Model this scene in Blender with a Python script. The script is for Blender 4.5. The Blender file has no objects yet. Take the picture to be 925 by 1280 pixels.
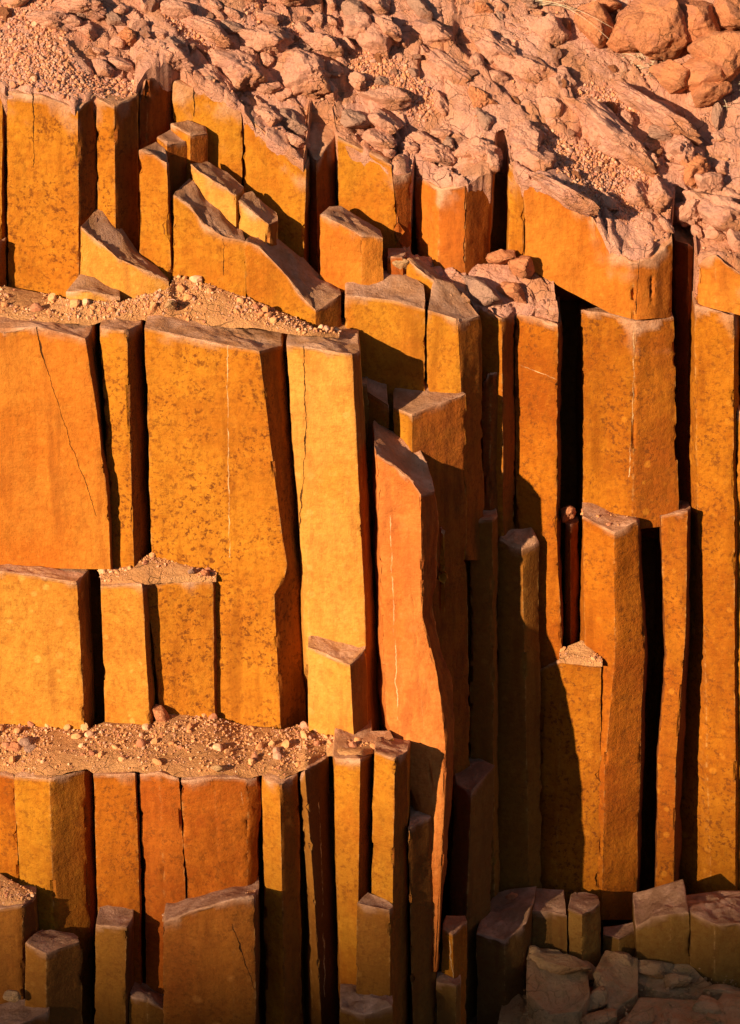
import bpy, math, random
import numpy as np
from mathutils import Vector

# ------------------------------------------------------------------ camera
R = math.radians
PITCH = R(22.0); DIST = 20.0; IW, IH = 925.0, 1280.0
HALF_V = 3.2 / DIST                       # tan of half the vertical field
sc = bpy.context.scene
COL = sc.collection
cam_d = bpy.data.cameras.new("camera"); cam = bpy.data.objects.new("camera", cam_d); COL.objects.link(cam)
cam_d.sensor_fit = 'VERTICAL'; cam_d.sensor_height = 24; cam_d.lens = 12 / HALF_V
cam_d.clip_start = 0.5; cam_d.clip_end = 2000
CAM = np.array([0.0, -DIST * math.cos(PITCH), DIST * math.sin(PITCH)])
cam.location = CAM; cam.rotation_euler = (math.pi / 2 - PITCH, 0, 0)
sc.camera = cam
sc.render.resolution_x = 740; sc.render.resolution_y = 1024

# ------------------------------------------------------------------ light
SUN_AZ, SUN_EL = 38.0, 18.5               # degrees left of the viewing axis (behind the viewer), above the horizon
world = bpy.data.worlds.new("World"); sc.world = world; world.use_nodes = True
wn = world.node_tree
sky = wn.nodes.new('ShaderNodeTexSky'); sky.sky_type = 'NISHITA'; sky.sun_disc = False
sky.sun_elevation = R(SUN_EL); sky.sun_rotation = R(180 + SUN_AZ)
bg = wn.nodes['Background']; bg.inputs['Strength'].default_value = 0.05
wn.links.new(sky.outputs[0], bg.inputs['Color'])
SUNV = Vector((-math.sin(R(SUN_AZ)) * math.cos(R(SUN_EL)), -math.cos(R(SUN_AZ)) * math.cos(R(SUN_EL)), math.sin(R(SUN_EL))))
sun_d = bpy.data.lights.new("sun", 'SUN'); sun = bpy.data.objects.new("sun", sun_d); COL.objects.link(sun)
sun_d.energy = 5.0; sun_d.angle = R(0.53); sun_d.color = (1.0, 0.78, 0.52)
sun.rotation_euler = SUNV.to_track_quat('Z', 'Y').to_euler()
sc.view_settings.view_transform = 'Standard'; sc.view_settings.look = 'None'
sc.cycles.diffuse_bounces = 2
sc.view_settings.gamma = 1; sc.view_settings.use_curve_mapping = False
sc.view_settings.exposure = 0.78

# ------------------------------------------------------------------ maths
def at(px, py, Y):
    """world point seen at photo pixel (px,py) on the vertical plane y=Y"""
    u = (px - IW / 2) / (IH / 2) * HALF_V; v = -(py - IH / 2) / (IH / 2) * HALF_V
    d = np.array([u, math.cos(PITCH) + v * math.sin(PITCH), -math.sin(PITCH) + v * math.cos(PITCH)])
    t = (Y - CAM[1]) / d[1]
    return CAM + d * t

def _h(ix, iy, iz, s):
    n = (ix * 374761393 + iy * 668265263 + iz * 1274126177 + s * 974634777) & 0xFFFFFFFF
    n = ((n ^ (n >> 13)) * 1103515245) & 0xFFFFFFFF
    n = ((n ^ (n >> 16)) * 2246822519) & 0xFFFFFFFF
    return ((n ^ (n >> 15)) & 0xFFFFFF) / float(0xFFFFFF)

def vnoise(p, s=0):
    p = np.asarray(p, float); i = np.floor(p).astype(np.int64); f = p - i; f = f * f * f * (f * (f * 6 - 15) + 10)
    out = 0
    for a in (0, 1):
        for b in (0, 1):
            for c in (0, 1):
                w = (f[..., 0] if a else 1 - f[..., 0]) * (f[..., 1] if b else 1 - f[..., 1]) * (f[..., 2] if c else 1 - f[..., 2])
                out = out + w * _h(i[..., 0] + a, i[..., 1] + b, i[..., 2] + c, s)
    return out * 2 - 1

def fbm(p, s=0, o=4, g=0.5):
    r = 0; a = 1; t = 0; p = np.asarray(p, float)
    for k in range(o):
        r = r + a * vnoise(p * 2.03 ** k, s + k * 7); t += a; a *= g
    return r / t

def voro(q, s=0):
    """2D cellular noise: F1, F2, id hash in 0..1, offset vector"""
    q = np.asarray(q, float); i = np.floor(q).astype(np.int64)
    F1 = np.full(q.shape[:-1], 9.0); F2 = F1.copy(); idh = np.zeros_like(F1); ox = np.zeros_like(F1); oy = np.zeros_like(F1)
    for a in (-1, 0, 1):
        for b in (-1, 0, 1):
            cx = i[..., 0] + a; cy = i[..., 1] + b
            jx = cx + 0.1 + 0.8 * _h(cx, cy, cx * 0, s); jy = cy + 0.1 + 0.8 * _h(cx, cy, cx * 0 + 1, s)
            dx = q[..., 0] - jx; dy = q[..., 1] - jy; d = np.hypot(dx, dy)
            m = d < F1
            F2 = np.where(m, F1, np.minimum(F2, d)); idh = np.where(m, _h(cx, cy, cx * 0 + 2, s), idh)
            ox = np.where(m, dx, ox); oy = np.where(m, dy, oy); F1 = np.where(m, d, F1)
    return F1, F2, idh, ox, oy

def sstep(a, b, x):
    t = np.clip((x - a) / (b - a), 0, 1); return t * t * (3 - 2 * t)

# ------------------------------------------------------------------ materials
class NT:
    def __init__(self, name):
        self.m = bpy.data.materials.new(name); self.m.use_nodes = True
        self.t = self.m.node_tree; self.b = self.t.nodes['Principled BSDF']
    def n(self, kind, **kw):
        nd = self.t.nodes.new('ShaderNode' + kind)
        for k, v in kw.items():
            if k.startswith('i_'):
                nd.inputs[k[2:].replace('_', ' ')].default_value = v
            else: setattr(nd, k, v)
        return nd
    def l(self, a, b): self.t.links.new(a, b)
    def noise(self, vec, scale, detail=6, rough=0.6):
        nd = self.n('TexNoise'); nd.inputs['Scale'].default_value = scale; nd.inputs['Detail'].default_value = detail
        nd.inputs['Roughness'].default_value = rough; self.l(vec, nd.inputs['Vector']); return nd.outputs[0]
    def math(self, op, a, b=None, c=None, clamp=False):
        nd = self.n('Math', operation=op); nd.use_clamp = clamp
        for k, x in enumerate((a, b, c)):
            if x is None: continue
            if isinstance(x, (int, float)): nd.inputs[k].default_value = x
            else: self.l(x, nd.inputs[k])
        return nd.outputs[0]
    def ramp(self, f, lo, hi, a=0.0, b=1.0):
        nd = self.n('MapRange'); nd.interpolation_type = 'SMOOTHSTEP'
        nd.inputs['From Min'].default_value = lo; nd.inputs['From Max'].default_value = hi
        nd.inputs['To Min'].default_value = a; nd.inputs['To Max'].default_value = b
        self.l(f, nd.inputs['Value']); return nd.outputs['Result']
    def mix(self, f, a, b, mode='MIX'):
        nd = self.n('Mix', data_type='RGBA'); nd.blend_type = mode; nd.clamp_factor = True
        if isinstance(f, (int, float)): nd.inputs[0].default_value = f
        else: self.l(f, nd.inputs[0])
        for k, x in ((6, a), (7, b)):
            if isinstance(x, tuple): nd.inputs[k].default_value = (*x, 1)
            else: self.l(x, nd.inputs[k])
        return nd.outputs[2]

def rock_mat(name, A, B, speck=0.0, spots=0.0, brown=0.0, bump=1.0, spot_scale=13):
    M = NT(name)
    tc = M.n('TexCoord'); oi = M.n('ObjectInfo')
    off = M.n('VectorMath', operation='SCALE'); off.inputs[0].default_value = (37, 53, 71); M.l(oi.outputs['Random'], off.inputs['Scale'])
    ad = M.n('VectorMath', operation='ADD'); M.l(tc.outputs['Object'], ad.inputs[0]); M.l(off.outputs[0], ad.inputs[1]); v = ad.outputs[0]
    st = M.n('Mapping'); st.inputs['Scale'].default_value = (1, 1, 0.22); M.l(v, st.inputs['Vector']); vs = st.outputs[0]
    at_ = M.n('Attribute'); at_.attribute_name = 'tint'
    sp = M.n('SeparateColor'); M.l(at_.outputs['Color'], sp.inputs[0]); red, cap, dark = sp.outputs
    big = M.noise(v, 1.3, 4); mid = M.noise(v, 6, 6, .65); fine = M.noise(v, 38, 5, .7); strk = M.noise(vs, 14, 5, .65)
    c = M.mix(M.ramp(big, .35, .65), A, B)
    c = M.mix(M.ramp(strk, .42, .75, 0, .45), c, tuple(x * .62 for x in A))
    c = M.mix(M.ramp(mid, .5, .72, 0, .35), c, (B[0] * .75, B[1] * .55, B[2] * .6))
    c = M.mix(M.ramp(fine, .52, .75, 0, .35), c, tuple(x * .5 for x in A))
    c = M.mix(M.ramp(fine, .48, .25, 0, .3), c, tuple(min(1, x * 1.4) for x in A))
    mot = M.noise(v, 21, 5, .72)
    c = M.mix(M.ramp(mot, .50, .64, 0, .42), c, (A[0] * .62, A[1] * .45, A[2] * .4))
    c = M.mix(M.ramp(mot, .46, .34, 0, .35), c, (min(1, A[0] * 1.12), A[1] * 1.25, A[2] * 1.5))
    c = M.mix(M.ramp(M.noise(v, 2.4, 5, .6), .5, .68, 0, .4), c, (A[0] * .72, A[1] * .6, A[2] * .6))
    # iron-red patina of broken faces; also paints shade on sides turned from sun
    redc = M.mix(M.ramp(strk, .35, .7), (.40, .095, .012), (.19, .038, .008))
    c = M.mix(M.math('MULTIPLY', red, M.ramp(mid, .2, .6, .6, 1.0)), c, redc)
    # brown desert varnish specks
    if speck:
        s1 = M.noise(v, 30, 4, .75); s2 = M.noise(v, 3.2, 3)
        f = M.math('MULTIPLY', M.ramp(s1, .50, .62), M.ramp(s2, .35, .6, .25, 1))
        c = M.mix(M.math('MULTIPLY', f, speck), c, (.15, .042, .007))
    if spots:
        vo = M.n('TexVoronoi'); vo.inputs['Scale'].default_value = spot_scale; vo.inputs['Randomness'].default_value = 1
        wv = M.n('Mix', data_type='VECTOR'); wv.inputs[0].default_value = .02; M.l(v, wv.inputs[4])
        nc = M.n('TexNoise'); nc.inputs['Scale'].default_value = 20; M.l(v, nc.inputs['Vector']); M.l(nc.outputs['Color'], wv.inputs[5])
        M.l(wv.outputs[1], vo.inputs['Vector'])
        vc = M.n('SeparateColor'); M.l(vo.outputs['Color'], vc.inputs[0])
        rad = M.ramp(vc.outputs[0], .3, 1, .0, .36)
        f = M.math('MULTIPLY', M.ramp(M.math('SUBTRACT', rad, vo.outputs['Distance']), -.08, .12), M.ramp(vc.outputs[1], .35, .65))
        f = M.math('MULTIPLY', f, M.ramp(fine, .3, .55, .5, 1))
        c = M.mix(M.math('MULTIPLY', f, spots), c, (min(1, A[0] * 1.4), A[1] * 1.6, A[2] * 2.5))
    if brown:  # patchy brown tone with olive blotches
        c = M.mix(M.math('MULTIPLY', M.ramp(M.noise(v, 2.2, 5), .3, .6, .4, 1), brown), c, (.19, .075, .014))
        c = M.mix(M.math('MULTIPLY', M.ramp(M.noise(v, 5, 6, .7), .56, .7), .25 * brown), c, (.11, .085, .025))
    # rain stains running down the faces
    stn = M.n('Mapping'); stn.inputs['Scale'].default_value = (1, 1, .12); M.l(v, stn.inputs['Vector'])
    c = M.mix(M.ramp(M.noise(stn.outputs[0], 7, 5, .6), .54, .68, 0, .55), c, (A[0] * .5, A[1] * .38, A[2] * .4))
    c = M.mix(M.math('MULTIPLY', dark, .8), c, (.07, .028, .012))  # dark face tone; on unlit sides this is shade painted into the colour
    # worn pale arrises
    ed = M.n('Attribute'); ed.attribute_name = 'arris'
    c = M.mix(M.math('MULTIPLY', ed.outputs['Fac'], M.ramp(M.noise(v, 18, 5, .7), .45, .66, .0, .5)), c, (.62, .34, .11))
    # weathered dusty crust on the broken tops
    capc = M.mix(M.ramp(mid, .3, .7), (.74, .41, .25), (.54, .28, .165))
    capc = M.mix(M.ramp(fine, .55, .7, 0, .6), capc, (.22, .12, .085))
    capc = M.mix(M.ramp(fine, .36, .22, 0, .5), capc, (.62, .42, .30))
    capc = M.mix(dark, capc, (.20, .125, .105))
    c = M.mix(M.math('MULTIPLY', cap, M.ramp(mid, .3, .6, .97, .55)), c, capc)
    # pale mineral veins and cracks (distances stored on the mesh)
    wig = M.math('MULTIPLY', M.math('SUBTRACT', M.noise(v, 9, 5), .5), .045)
    ve = M.n('Attribute'); ve.attribute_name = 'vein'
    f = M.ramp(M.math('ABSOLUTE', M.math('ADD', ve.outputs['Fac'], wig)), .0005, .0045, 1, 0)
    f = M.math('MULTIPLY', f, M.ramp(mid, .40, .6, .0, .75))
    c = M.mix(f, c, (.72, .5, .26))
    ck = M.n('Attribute'); ck.attribute_name = 'crack'
    fc = M.ramp(M.math('MULTIPLY', M.math('ABSOLUTE', M.math('ADD', ck.outputs['Fac'], wig)), M.ramp(M.noise(v, 5, 4), .35, .65, 2.6, .6)), .0012, .0048, 1, 0)
    c = M.mix(M.math('MULTIPLY', fc, .92), c, (.03, .012, .006))
    M.l(c, M.b.inputs['Base Color'])
    M.b.inputs['Roughness'].default_value = .9; M.b.inputs['Specular IOR Level'].default_value = .08
    h = M.math('ADD', M.math('MULTIPLY', M.noise(v, 55, 6, .7), .5), M.math('MULTIPLY', strk, .5))
    h = M.math('ADD', h, M.math('MULTIPLY', M.noise(v, 16, 5, .65), .9))
    h = M.math('ADD', h, M.math('MULTIPLY', M.math('MULTIPLY', cap, M.noise(v, 26, 8, .75)), 2.2))
    hb = M.n('Mapping'); hb.inputs['Scale'].default_value = (.25, .25, 1); M.l(v, hb.inputs['Vector'])
    h = M.math('ADD', h, M.math('MULTIPLY', M.noise(hb.outputs[0], 20, 5, .65), .7))
    h = M.math('SUBTRACT', h, M.math('MULTIPLY', fc, 1.2))
    bp = M.n('Bump'); bp.inputs['Strength'].default_value = .75; bp.inputs['Distance'].default_value = .016 * bump
    M.l(h, bp.inputs['Height']); M.l(bp.outputs[0], M.b.inputs['Normal'])
    return M.m

OCH, ORG = (.47, .205, .013), (.40, .125, .008)
MATS = {
    'ochre': rock_mat('ochre rock', (.46, .18, .014), (.39, .115, .009), .5, .0),
    'yellow': rock_mat('yellow ochre rock', (.60, .275, .050), (.54, .22, .030), .12, .25),
    'tanspot': rock_mat('tan spotted rock', (.54, .225, .030), (.47, .165, .018), .35, .6),
    'salmon': rock_mat('salmon red rock', (.58, .19, .042), (.50, .135, .022), .15, .1),
    'orange': rock_mat('orange rock', (.54, .185, .022), (.47, .13, .012), .15, .0),
    'speck': rock_mat('speckled varnished rock', (.48, .178, .014), (.41, .13, .010), .95, .1),
    'spot': rock_mat('lichen spotted rock', (.46, .18, .012), (.38, .125, .008), .5, .5),
    'rust': rock_mat('rust red rock', (.43, .115, .010), (.29, .06, .006), .65, .1),
    'deep': rock_mat('deep orange spotted rock', (.41, .135, .008), (.28, .07, .005), .9, .5),
    'deepo': rock_mat('deep orange rock', (.43, .13, .008), (.30, .07, .005), .75, .2),
    'dsp': rock_mat('dark speckled rock', (.40, .13, .008), (.30, .085, .006), 1.0, .4),
    'lichen': rock_mat('dark lichen spotted rock', (.36, .115, .014), (.25, .065, .010), .7, .95, .15, 1.0, 9),
    'olive': rock_mat('olive brown rock', (.28, .14, .03), (.20, .095, .02), .5, .0, .3),
    'brown': rock_mat('brown mottled rock', (.33, .13, .016), (.26, .09, .012), .6, .4, .45),
}

def crust_mat(name, A, B, D, orange=.5):
    M = NT(name); tc = M.n('TexCoord'); v = tc.outputs['Object']
    big = M.noise(v, 1.6, 4); mid = M.noise(v, 7, 6, .65); fine = M.noise(v, 45, 6, .7)
    c = M.mix(M.ramp(big, .35, .62), A, B)
    c = M.mix(M.ramp(mid, .46, .66, 0, .55), c, D)
    c = M.mix(M.ramp(M.noise(v, 2.7, 4), .48, .62, 0, orange), c, (.52, .21, .07))
    c = M.mix(M.ramp(fine, .52, .7, 0, .5), c, tuple(x * .45 for x in A))
    c = M.mix(M.ramp(fine, .4, .22, 0, .4), c, tuple(min(1, x * 1.3) for x in A))
    vo = M.n('TexVoronoi', feature='DISTANCE_TO_EDGE'); vo.inputs['Scale'].default_value = 9; wv = M.n('Mix', data_type='VECTOR'); wv.inputs[0].default_value = .12
    nc = M.n('TexNoise'); nc.inputs['Scale'].default_value = 6; nc.inputs['Detail'].default_value = 5; M.l(v, nc.inputs['Vector']); M.l(v, wv.inputs[4]); M.l(nc.outputs['Color'], wv.inputs[5]); M.l(wv.outputs[1], vo.inputs['Vector'])
    ck = M.math('MULTIPLY', M.ramp(vo.outputs['Distance'], .0, .025, 1, 0), M.ramp(M.noise(v, 3.1, 3), .42, .6))
    c = M.mix(M.math('MULTIPLY', ck, .45), c, tuple(x * .3 for x in A))
    M.l(c, M.b.inputs['Base Color']); M.b.inputs['Roughness'].default_value = .95; M.b.inputs['Specular IOR Level'].default_value = .1
    h = M.math('ADD', M.math('MULTIPLY', M.noise(v, 14, 8, .7), 1.8), M.math('MULTIPLY', M.noise(v, 60, 6, .75), .9))
    h = M.math('SUBTRACT', h, M.math('MULTIPLY', ck, .8))
    bp = M.n('Bump'); bp.inputs['Strength'].default_value = 1.0; bp.inputs['Distance'].default_value = .026
    M.l(h, bp.inputs['Height']); M.l(bp.outputs[0], M.b.inputs['Normal'])
    return M.m
M_CRUST = crust_mat('weathered pink crust', (.80, .41, .28), (.74, .33, .195), (.60, .29, .23), .55)
M_BOULD = crust_mat('orange red boulder rock', (.76, .30, .13), (.68, .25, .115), (.52, .22, .14), .4)
M_PINK = crust_mat('pale pink stone', (.56, .32, .22), (.48, .26, .18), (.38, .22, .18), .15)
M_GROUND = crust_mat('dusty gravel ground', (.40, .20, .10), (.36, .17, .08), (.26, .13, .08), .2)
M_STEP = crust_mat('olive brown slab rock', (.66, .39, .19), (.56, .30, .13), (.36, .25, .10), .4)
M_SAND = crust_mat('sandy dust', (.74, .37, .15), (.66, .30, .11), (.54, .25, .12), .3)

def gravel_mat(name, cols):
    M = NT(name); g = M.n('NewGeometry')
    cr = M.n('ValToRGB'); cr.color_ramp.interpolation = 'CONSTANT'
    while len(cr.color_ramp.elements) < len(cols): cr.color_ramp.elements.new(.5)
    for k, c in enumerate(cols):
        cr.color_ramp.elements[k].position = k / len(cols); cr.color_ramp.elements[k].color = (*c, 1)
    M.l(g.outputs['Random Per Island'], cr.inputs[0])
    tc = M.n('TexCoord'); c = M.mix(M.ramp(M.noise(tc.outputs['Object'], 60, 4), .45, .7, 0, .4), cr.outputs[0], (.2, .09, .05))
    M.l(c, M.b.inputs['Base Color']); M.b.inputs['Roughness'].default_value = .9
    return M.m
M_GRAV = gravel_mat('loose gravel stones', [(.68, .31, .12), (.60, .25, .09), (.76, .42, .23), (.46, .17, .08), (.66, .28, .10), (.56, .28, .17), (.70, .34, .14)])

M_GRAV2 = gravel_mat('red slope gravel', [(.62, .27, .13), (.55, .22, .11), (.66, .35, .21), (.44, .17, .10), (.60, .25, .11), (.52, .27, .19)])
# ------------------------------------------------------------------ object helpers
def tag(o, label=None, cat=None, group=None, kind=None):
    if label: o['label'] = label
    if cat: o['category'] = cat
    if group: o['group'] = group
    if kind: o['kind'] = kind
    return o

def mesh_obj(name, V, F, mat, parent=None, attrs=None, sharp=38, smooth=True, origin=None):
    V = np.asarray(V, float)
    if origin is None:
        origin = np.array([(V[:, 0].min() + V[:, 0].max()) / 2, (V[:, 1].min() + V[:, 1].max()) / 2, V[:, 2].min()])
    me = bpy.data.meshes.new(name)
    me.from_pydata((V - origin).tolist(), [], F); me.update()
    for k, a in (attrs or {}).items():
        a = np.asarray(a, np.float32)
        if a.ndim == 1:
            at_ = me.attributes.new(k, 'FLOAT', 'POINT'); at_.data.foreach_set('value', a)
        else:
            at_ = me.attributes.new(k, 'FLOAT_COLOR', 'POINT'); at_.data.foreach_set('color', np.concatenate([a, np.ones((len(a), 1), np.float32)], 1).ravel())
    if smooth:
        me.polygons.foreach_set('use_smooth', [True] * len(me.polygons)); me.set_sharp_from_angle(angle=R(sharp))
    me.materials.append(mat)
    o = bpy.data.objects.new(name, me); COL.objects.link(o); o.location = origin
    if parent: o.parent = parent; o.location = Vector(origin) - parent.location
    return o

SEED = [11]
def W(p):
    """front vertex spec (x,y,Y,[ (x,y) | (x,y,Y) ... ]) -> world polyline"""
    x, y, Y = p[:3]; out = [at(x, y, Y)]
    for q in p[3:]:
        if len(q) > 2: Y = q[2]
        out.append(at(q[0], q[1], Y))
    return np.array(out)

def rock_column(label, front, bottom=None, dep=.4, rise=0.0, back=None, mat='ochre', tints=None, cap=1.0, crack=None, vein=None,
                rough=1.0, group='', name='rock_column', cat='rock column', caprough=.012, hs=.022, kind=None, inset=(.004, .004), material=None, capf=None, capdark=None):
    if capf is None and 'top row' in group: capf = .20
    if capdark is None: capdark = .35 if 'broken blocks' in group else (.25 if 'foot' in group else 0)
    SEED[0] += 1; sd = SEED[0]; so = np.array([sd * 3.71, sd * 1.93, sd * 2.57])
    paths = []
    for k, p in enumerate(front):
        w = W(p)
        if bottom is not None and len(p) == 3:
            b = bottom if isinstance(bottom, (int, float)) else bottom[k]
            if b is None: b = (p[0], p[1] + 100)
            if isinstance(b, (int, float)): b = (p[0], b)
            w = np.vstack([w, at(b[0], b[1], b[2] if len(b) > 2 else p[2])])
        paths.append(w)
    zb = min(w[-1][2] for w in paths)
    if back is None:
        l, r = paths[0][0], paths[-1][0]
        bt = [np.array([r[0] - inset[1], r[1] + dep, r[2] + rise]), np.array([l[0] + inset[0], l[1] + dep, l[2] + rise])]
        if bt[0][0] < bt[1][0]: m = (bt[0][0] + bt[1][0]) / 2; bt[0][0] = m + .01; bt[1][0] = m - .01
    else: bt = [at(*q) for q in back]
    nf = len(paths)
    for b in bt: paths.append(np.array([b, [b[0], b[1], zb]]))
    n = len(paths)
    H = max(w[0][2] - w[-1][2] for w in paths[:nf])
    vs = max(.02, min(.032, H / 20)); L = max(4, int(H / vs))
    s = np.linspace(0, 1, L + 1)
    s = np.concatenate([[0, min(.2 / L, .3)], s[1:]])
    VP = np.zeros((len(s), n, 3))
    for k, w in enumerate(paths):
        cz = np.concatenate([[0], np.cumsum(np.abs(np.diff(w[:, 2])))]); cz /= max(cz[-1], 1e-6)
        for a in range(3): VP[:, k, a] = np.interp(s, cz, w[:, a])
    # resample the perimeter
    idx = []
    top = VP[0]; mid = VP[len(s) // 2]
    for k in range(n):
        k2 = (k + 1) % n
        ln = max(np.hypot(*(top[k2] - top[k])[:2]), np.hypot(*(mid[k2] - mid[k])[:2]), 1e-4)
        isf = k < nf - 1
        m = max(1, int(ln / (hs if isf else .07)))
        ts = list(np.linspace(0, 1, m + 1)[:-1])
        e = min(.009 / ln, .25)
        ts = [0, e] + [t for t in ts if e * 1.6 < t < 1 - e * 1.6] + [1 - e]
        for t in ts: idx.append((k, k2, t, isf, ln))
    K = np.array([i[0] for i in idx]); K2 = np.array([i[1] for i in idx]); T = np.array([i[2] for i in idx]); LN = np.array([i[4] for i in idx])
    ISF = np.array([i[3] for i in idx])
    P = VP[:, K] * (1 - T)[None, :, None] + VP[:, K2] * T[None, :, None]
    E = VP[:, K2] - VP[:, K]; E[..., 2] = 0
    N = np.stack([E[..., 1], -E[..., 0], E[..., 0] * 0], -1); N /= np.linalg.norm(N, axis=-1, keepdims=True) + 1e-9
    for j in np.where(T == 0)[0]:
        nn = N[:, j] + N[:, (j - 1) % len(idx)]; N[:, j] = nn / (np.linalg.norm(nn, axis=-1, keepdims=True) + 1e-9)
    Pn = P + so
    qn = fbm(Pn * np.array([2.4, 2.4, 3.6]), sd + 2, 3) * 4; stp = np.floor(qn) + sstep(.80, 1.0, qn - np.floor(qn))
    d = rough * (.007 * fbm(Pn * 1.1, sd, 3) + .0035 * stp + .0035 * fbm(Pn * np.array([6, 6, 1.2]), sd + 3, 3) + .003 * fbm(Pn * 15, sd + 5, 4))
    # chips along the corners, only where the corner is a real one
    En = E / (np.linalg.norm(E, axis=-1, keepdims=True) + 1e-9)
    first = {int(K[j]): j for j in range(len(K) - 1, -1, -1)}
    turn = np.zeros((n, len(s)))
    for k in range(n):
        a_ = En[:, first[(k - 1) % n]]; b_ = En[:, first[k]]
        turn[k] = np.clip((a_[:, 0] * b_[:, 1] - a_[:, 1] * b_[:, 0]) / .5, 0, 1)
    near = np.where(T < .5, K, K2); cd = np.minimum(T, 1 - T) * LN
    cn = fbm(Pn * np.array([2, 2, 7.5]), sd + 9, 4, .7)
    chip = (np.clip(cn - .17, 0, 1) * .15 + .003 + .004 * np.clip(fbm(Pn * np.array([2, 2, 22]), sd + 12, 2), 0, 1)) * turn[near].T
    d = d - np.exp(-(cd / .014) ** 2)[None] * chip * min(rough, 1.5)
    P = P + N * d[..., None]
    # top edge is chipped too
    tchip = np.clip(fbm(Pn[0] * 6, sd + 21, 3), 0, 1) * .03 + .003 + .010 * np.clip(fbm(Pn[0] * 22, sd + 23, 2), 0, 1)
    P[0, :, 2] -= tchip; P[0, :, :2] -= N[0, :, :2] * .002
    P[1, :, 2] -= .0
    P[1, :, 2] = np.minimum(P[1, :, 2], P[0, :, 2] - .006)
    nl, m = P.shape[:2]
    V = [P.reshape(-1, 3)]
    tint = np.zeros((nl, m, 3))
    arr = np.exp(-(cd / .007) ** 2)[None] * turn[near].T
    if tints:
        for k in range(nf - 1):
            tt = tints[min(k, len(tints) - 1)]
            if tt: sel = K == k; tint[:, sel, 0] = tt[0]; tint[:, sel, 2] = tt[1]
    jit = np.clip(fbm(Pn * 9, sd + 33, 2) * .5 + .5, 0, 1)
    zt = P[0, :, 2][None]; dz = zt - P[..., 2]
    tint[..., 1] = cap * np.exp(-(dz / (.006 + (capf or .055) * np.clip(jit - .45, 0, 1) * 2)) ** 2)
    TI = [tint.reshape(-1, 3)]
    F = []
    for i in range(nl - 1):
        a = i * m; b = a + m
        for j in range(m):
            j2 = (j + 1) % m; F.append((a + j, b + j, b + j2, a + j2))
    # cap rings
    bx = P[0].copy(); bz = (VP[0][K] * (1 - T)[:, None] + VP[0][K2] * T[:, None])[:, 2]
    c = np.array([*VP[0][:, :2].mean(0)])
    rmax = np.hypot(*(bx[:, :2] - c).T).max(); nr = max(4, int(rmax / .028))
    ts = [1 - .013 / max(rmax, .03)] + list(np.linspace(1, 0, nr + 1)[1:-1])
    ts = [t for k, t in enumerate(ts) if k == 0 or t < ts[0] - .02]
    cv = VP[0]; cvz = VP[0][:, 2]
    def capz(xy):
        sub = slice(None, None, 2)
        dd = ((xy[:, None, :] - bx[None, sub, :2]) ** 2).sum(-1) + 1e-5
        w = 1 / dd ** 1.5; return (w * bz[None, sub]).sum(1) / w.sum(1)
    prev = 0
    for t in ts:
        xy = c + (bx[:, :2] - c) * t
        z = capz(xy)
        q = np.column_stack([xy, z]) + so
        z = z + min(1, (1 - t) * 5) * caprough * (fbm(q * 5, sd + 40, 4) * 1.6 + fbm(q * 16, sd + 44, 3)) - .003
        base = sum(len(v) for v in V)
        V.append(np.column_stack([xy, z])); tt = np.zeros((m, 3)); tt[:, 1] = cap; tt[:, 2] = capdark; TI.append(tt)
        for j in range(m):
            j2 = (j + 1) % m; F.append((prev + j, prev + j2, base + j2, base + j))
        prev = base
    base = sum(len(v) for v in V)
    V.append(np.array([[c[0], c[1], V[-1][:, 2].mean()]])); TI.append(np.array([[0, cap, capdark]]))
    for j in range(m): F.append((prev + j, prev + (j + 1) % m, base))
    F.append(tuple(range((nl - 1) * m, nl * m))[::-1])
    V = np.vstack(V); TI = np.vstack(TI)
    attrs = {'tint': TI, 'crack': np.ones(len(V)), 'vein': np.ones(len(V)), 'arris': np.concatenate([arr.reshape(-1), np.zeros(len(V) - nl * m)])}
    for key, line in (('crack', crack), ('vein', vein)):
        if not line: continue
        pr = V - CAM; f = pr[:, 1] * math.cos(PITCH) - pr[:, 2] * math.sin(PITCH)
        u = pr[:, 0] / f / HALF_V * (IH / 2) + IW / 2
        v = -(pr[:, 1] * math.sin(PITCH) + pr[:, 2] * math.cos(PITCH)) / f / HALF_V * (IH / 2) + IH / 2
        ln = np.array(line, float); horiz = abs(ln[-1, 0] - ln[0, 0]) > abs(ln[-1, 1] - ln[0, 1])
        a_, b_ = (0, 1) if horiz else (1, 0); uv = (u, v)
        dd = uv[b_] - np.interp(uv[a_], ln[:, a_], ln[:, b_])
        out = (uv[a_] < ln[0, a_]) | (uv[a_] > ln[-1, a_])
        dd = np.where(out, np.sign(dd) * 200 + .01, dd); attrs[key] = dd * .005
    if kind:
        o = mesh_obj(name, V, F, material or MATS[mat], attrs=attrs); o['kind'] = kind; return o
    nb = nl * m; nside = (nl - 1) * m
    o = bpy.data.objects.new(name, None); COL.objects.link(o)
    org = np.array([V[:nb, 0].mean(), V[:nb, 1].mean(), V[:nb, 2].min()]); o.location = org; o.empty_display_size = .1
    tag(o, label, cat, group, 'thing')
    mesh_obj('shaft', V[:nb], F[:nside] + [F[-1]], material or MATS[mat], parent=o, attrs={k_: a_[:nb] for k_, a_ in attrs.items()}, origin=org)
    sel = np.concatenate([np.arange(m), np.arange(nb, len(V))]); remap = {int(a_): i for i, a_ in enumerate(sel)}
    mesh_obj('broken_top', V[sel], [tuple(remap[i] for i in f) for f in F[nside:-1]], material or MATS[mat], parent=o, attrs={k_: a_[sel] for k_, a_ in attrs.items()}, origin=org)
    return o

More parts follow.
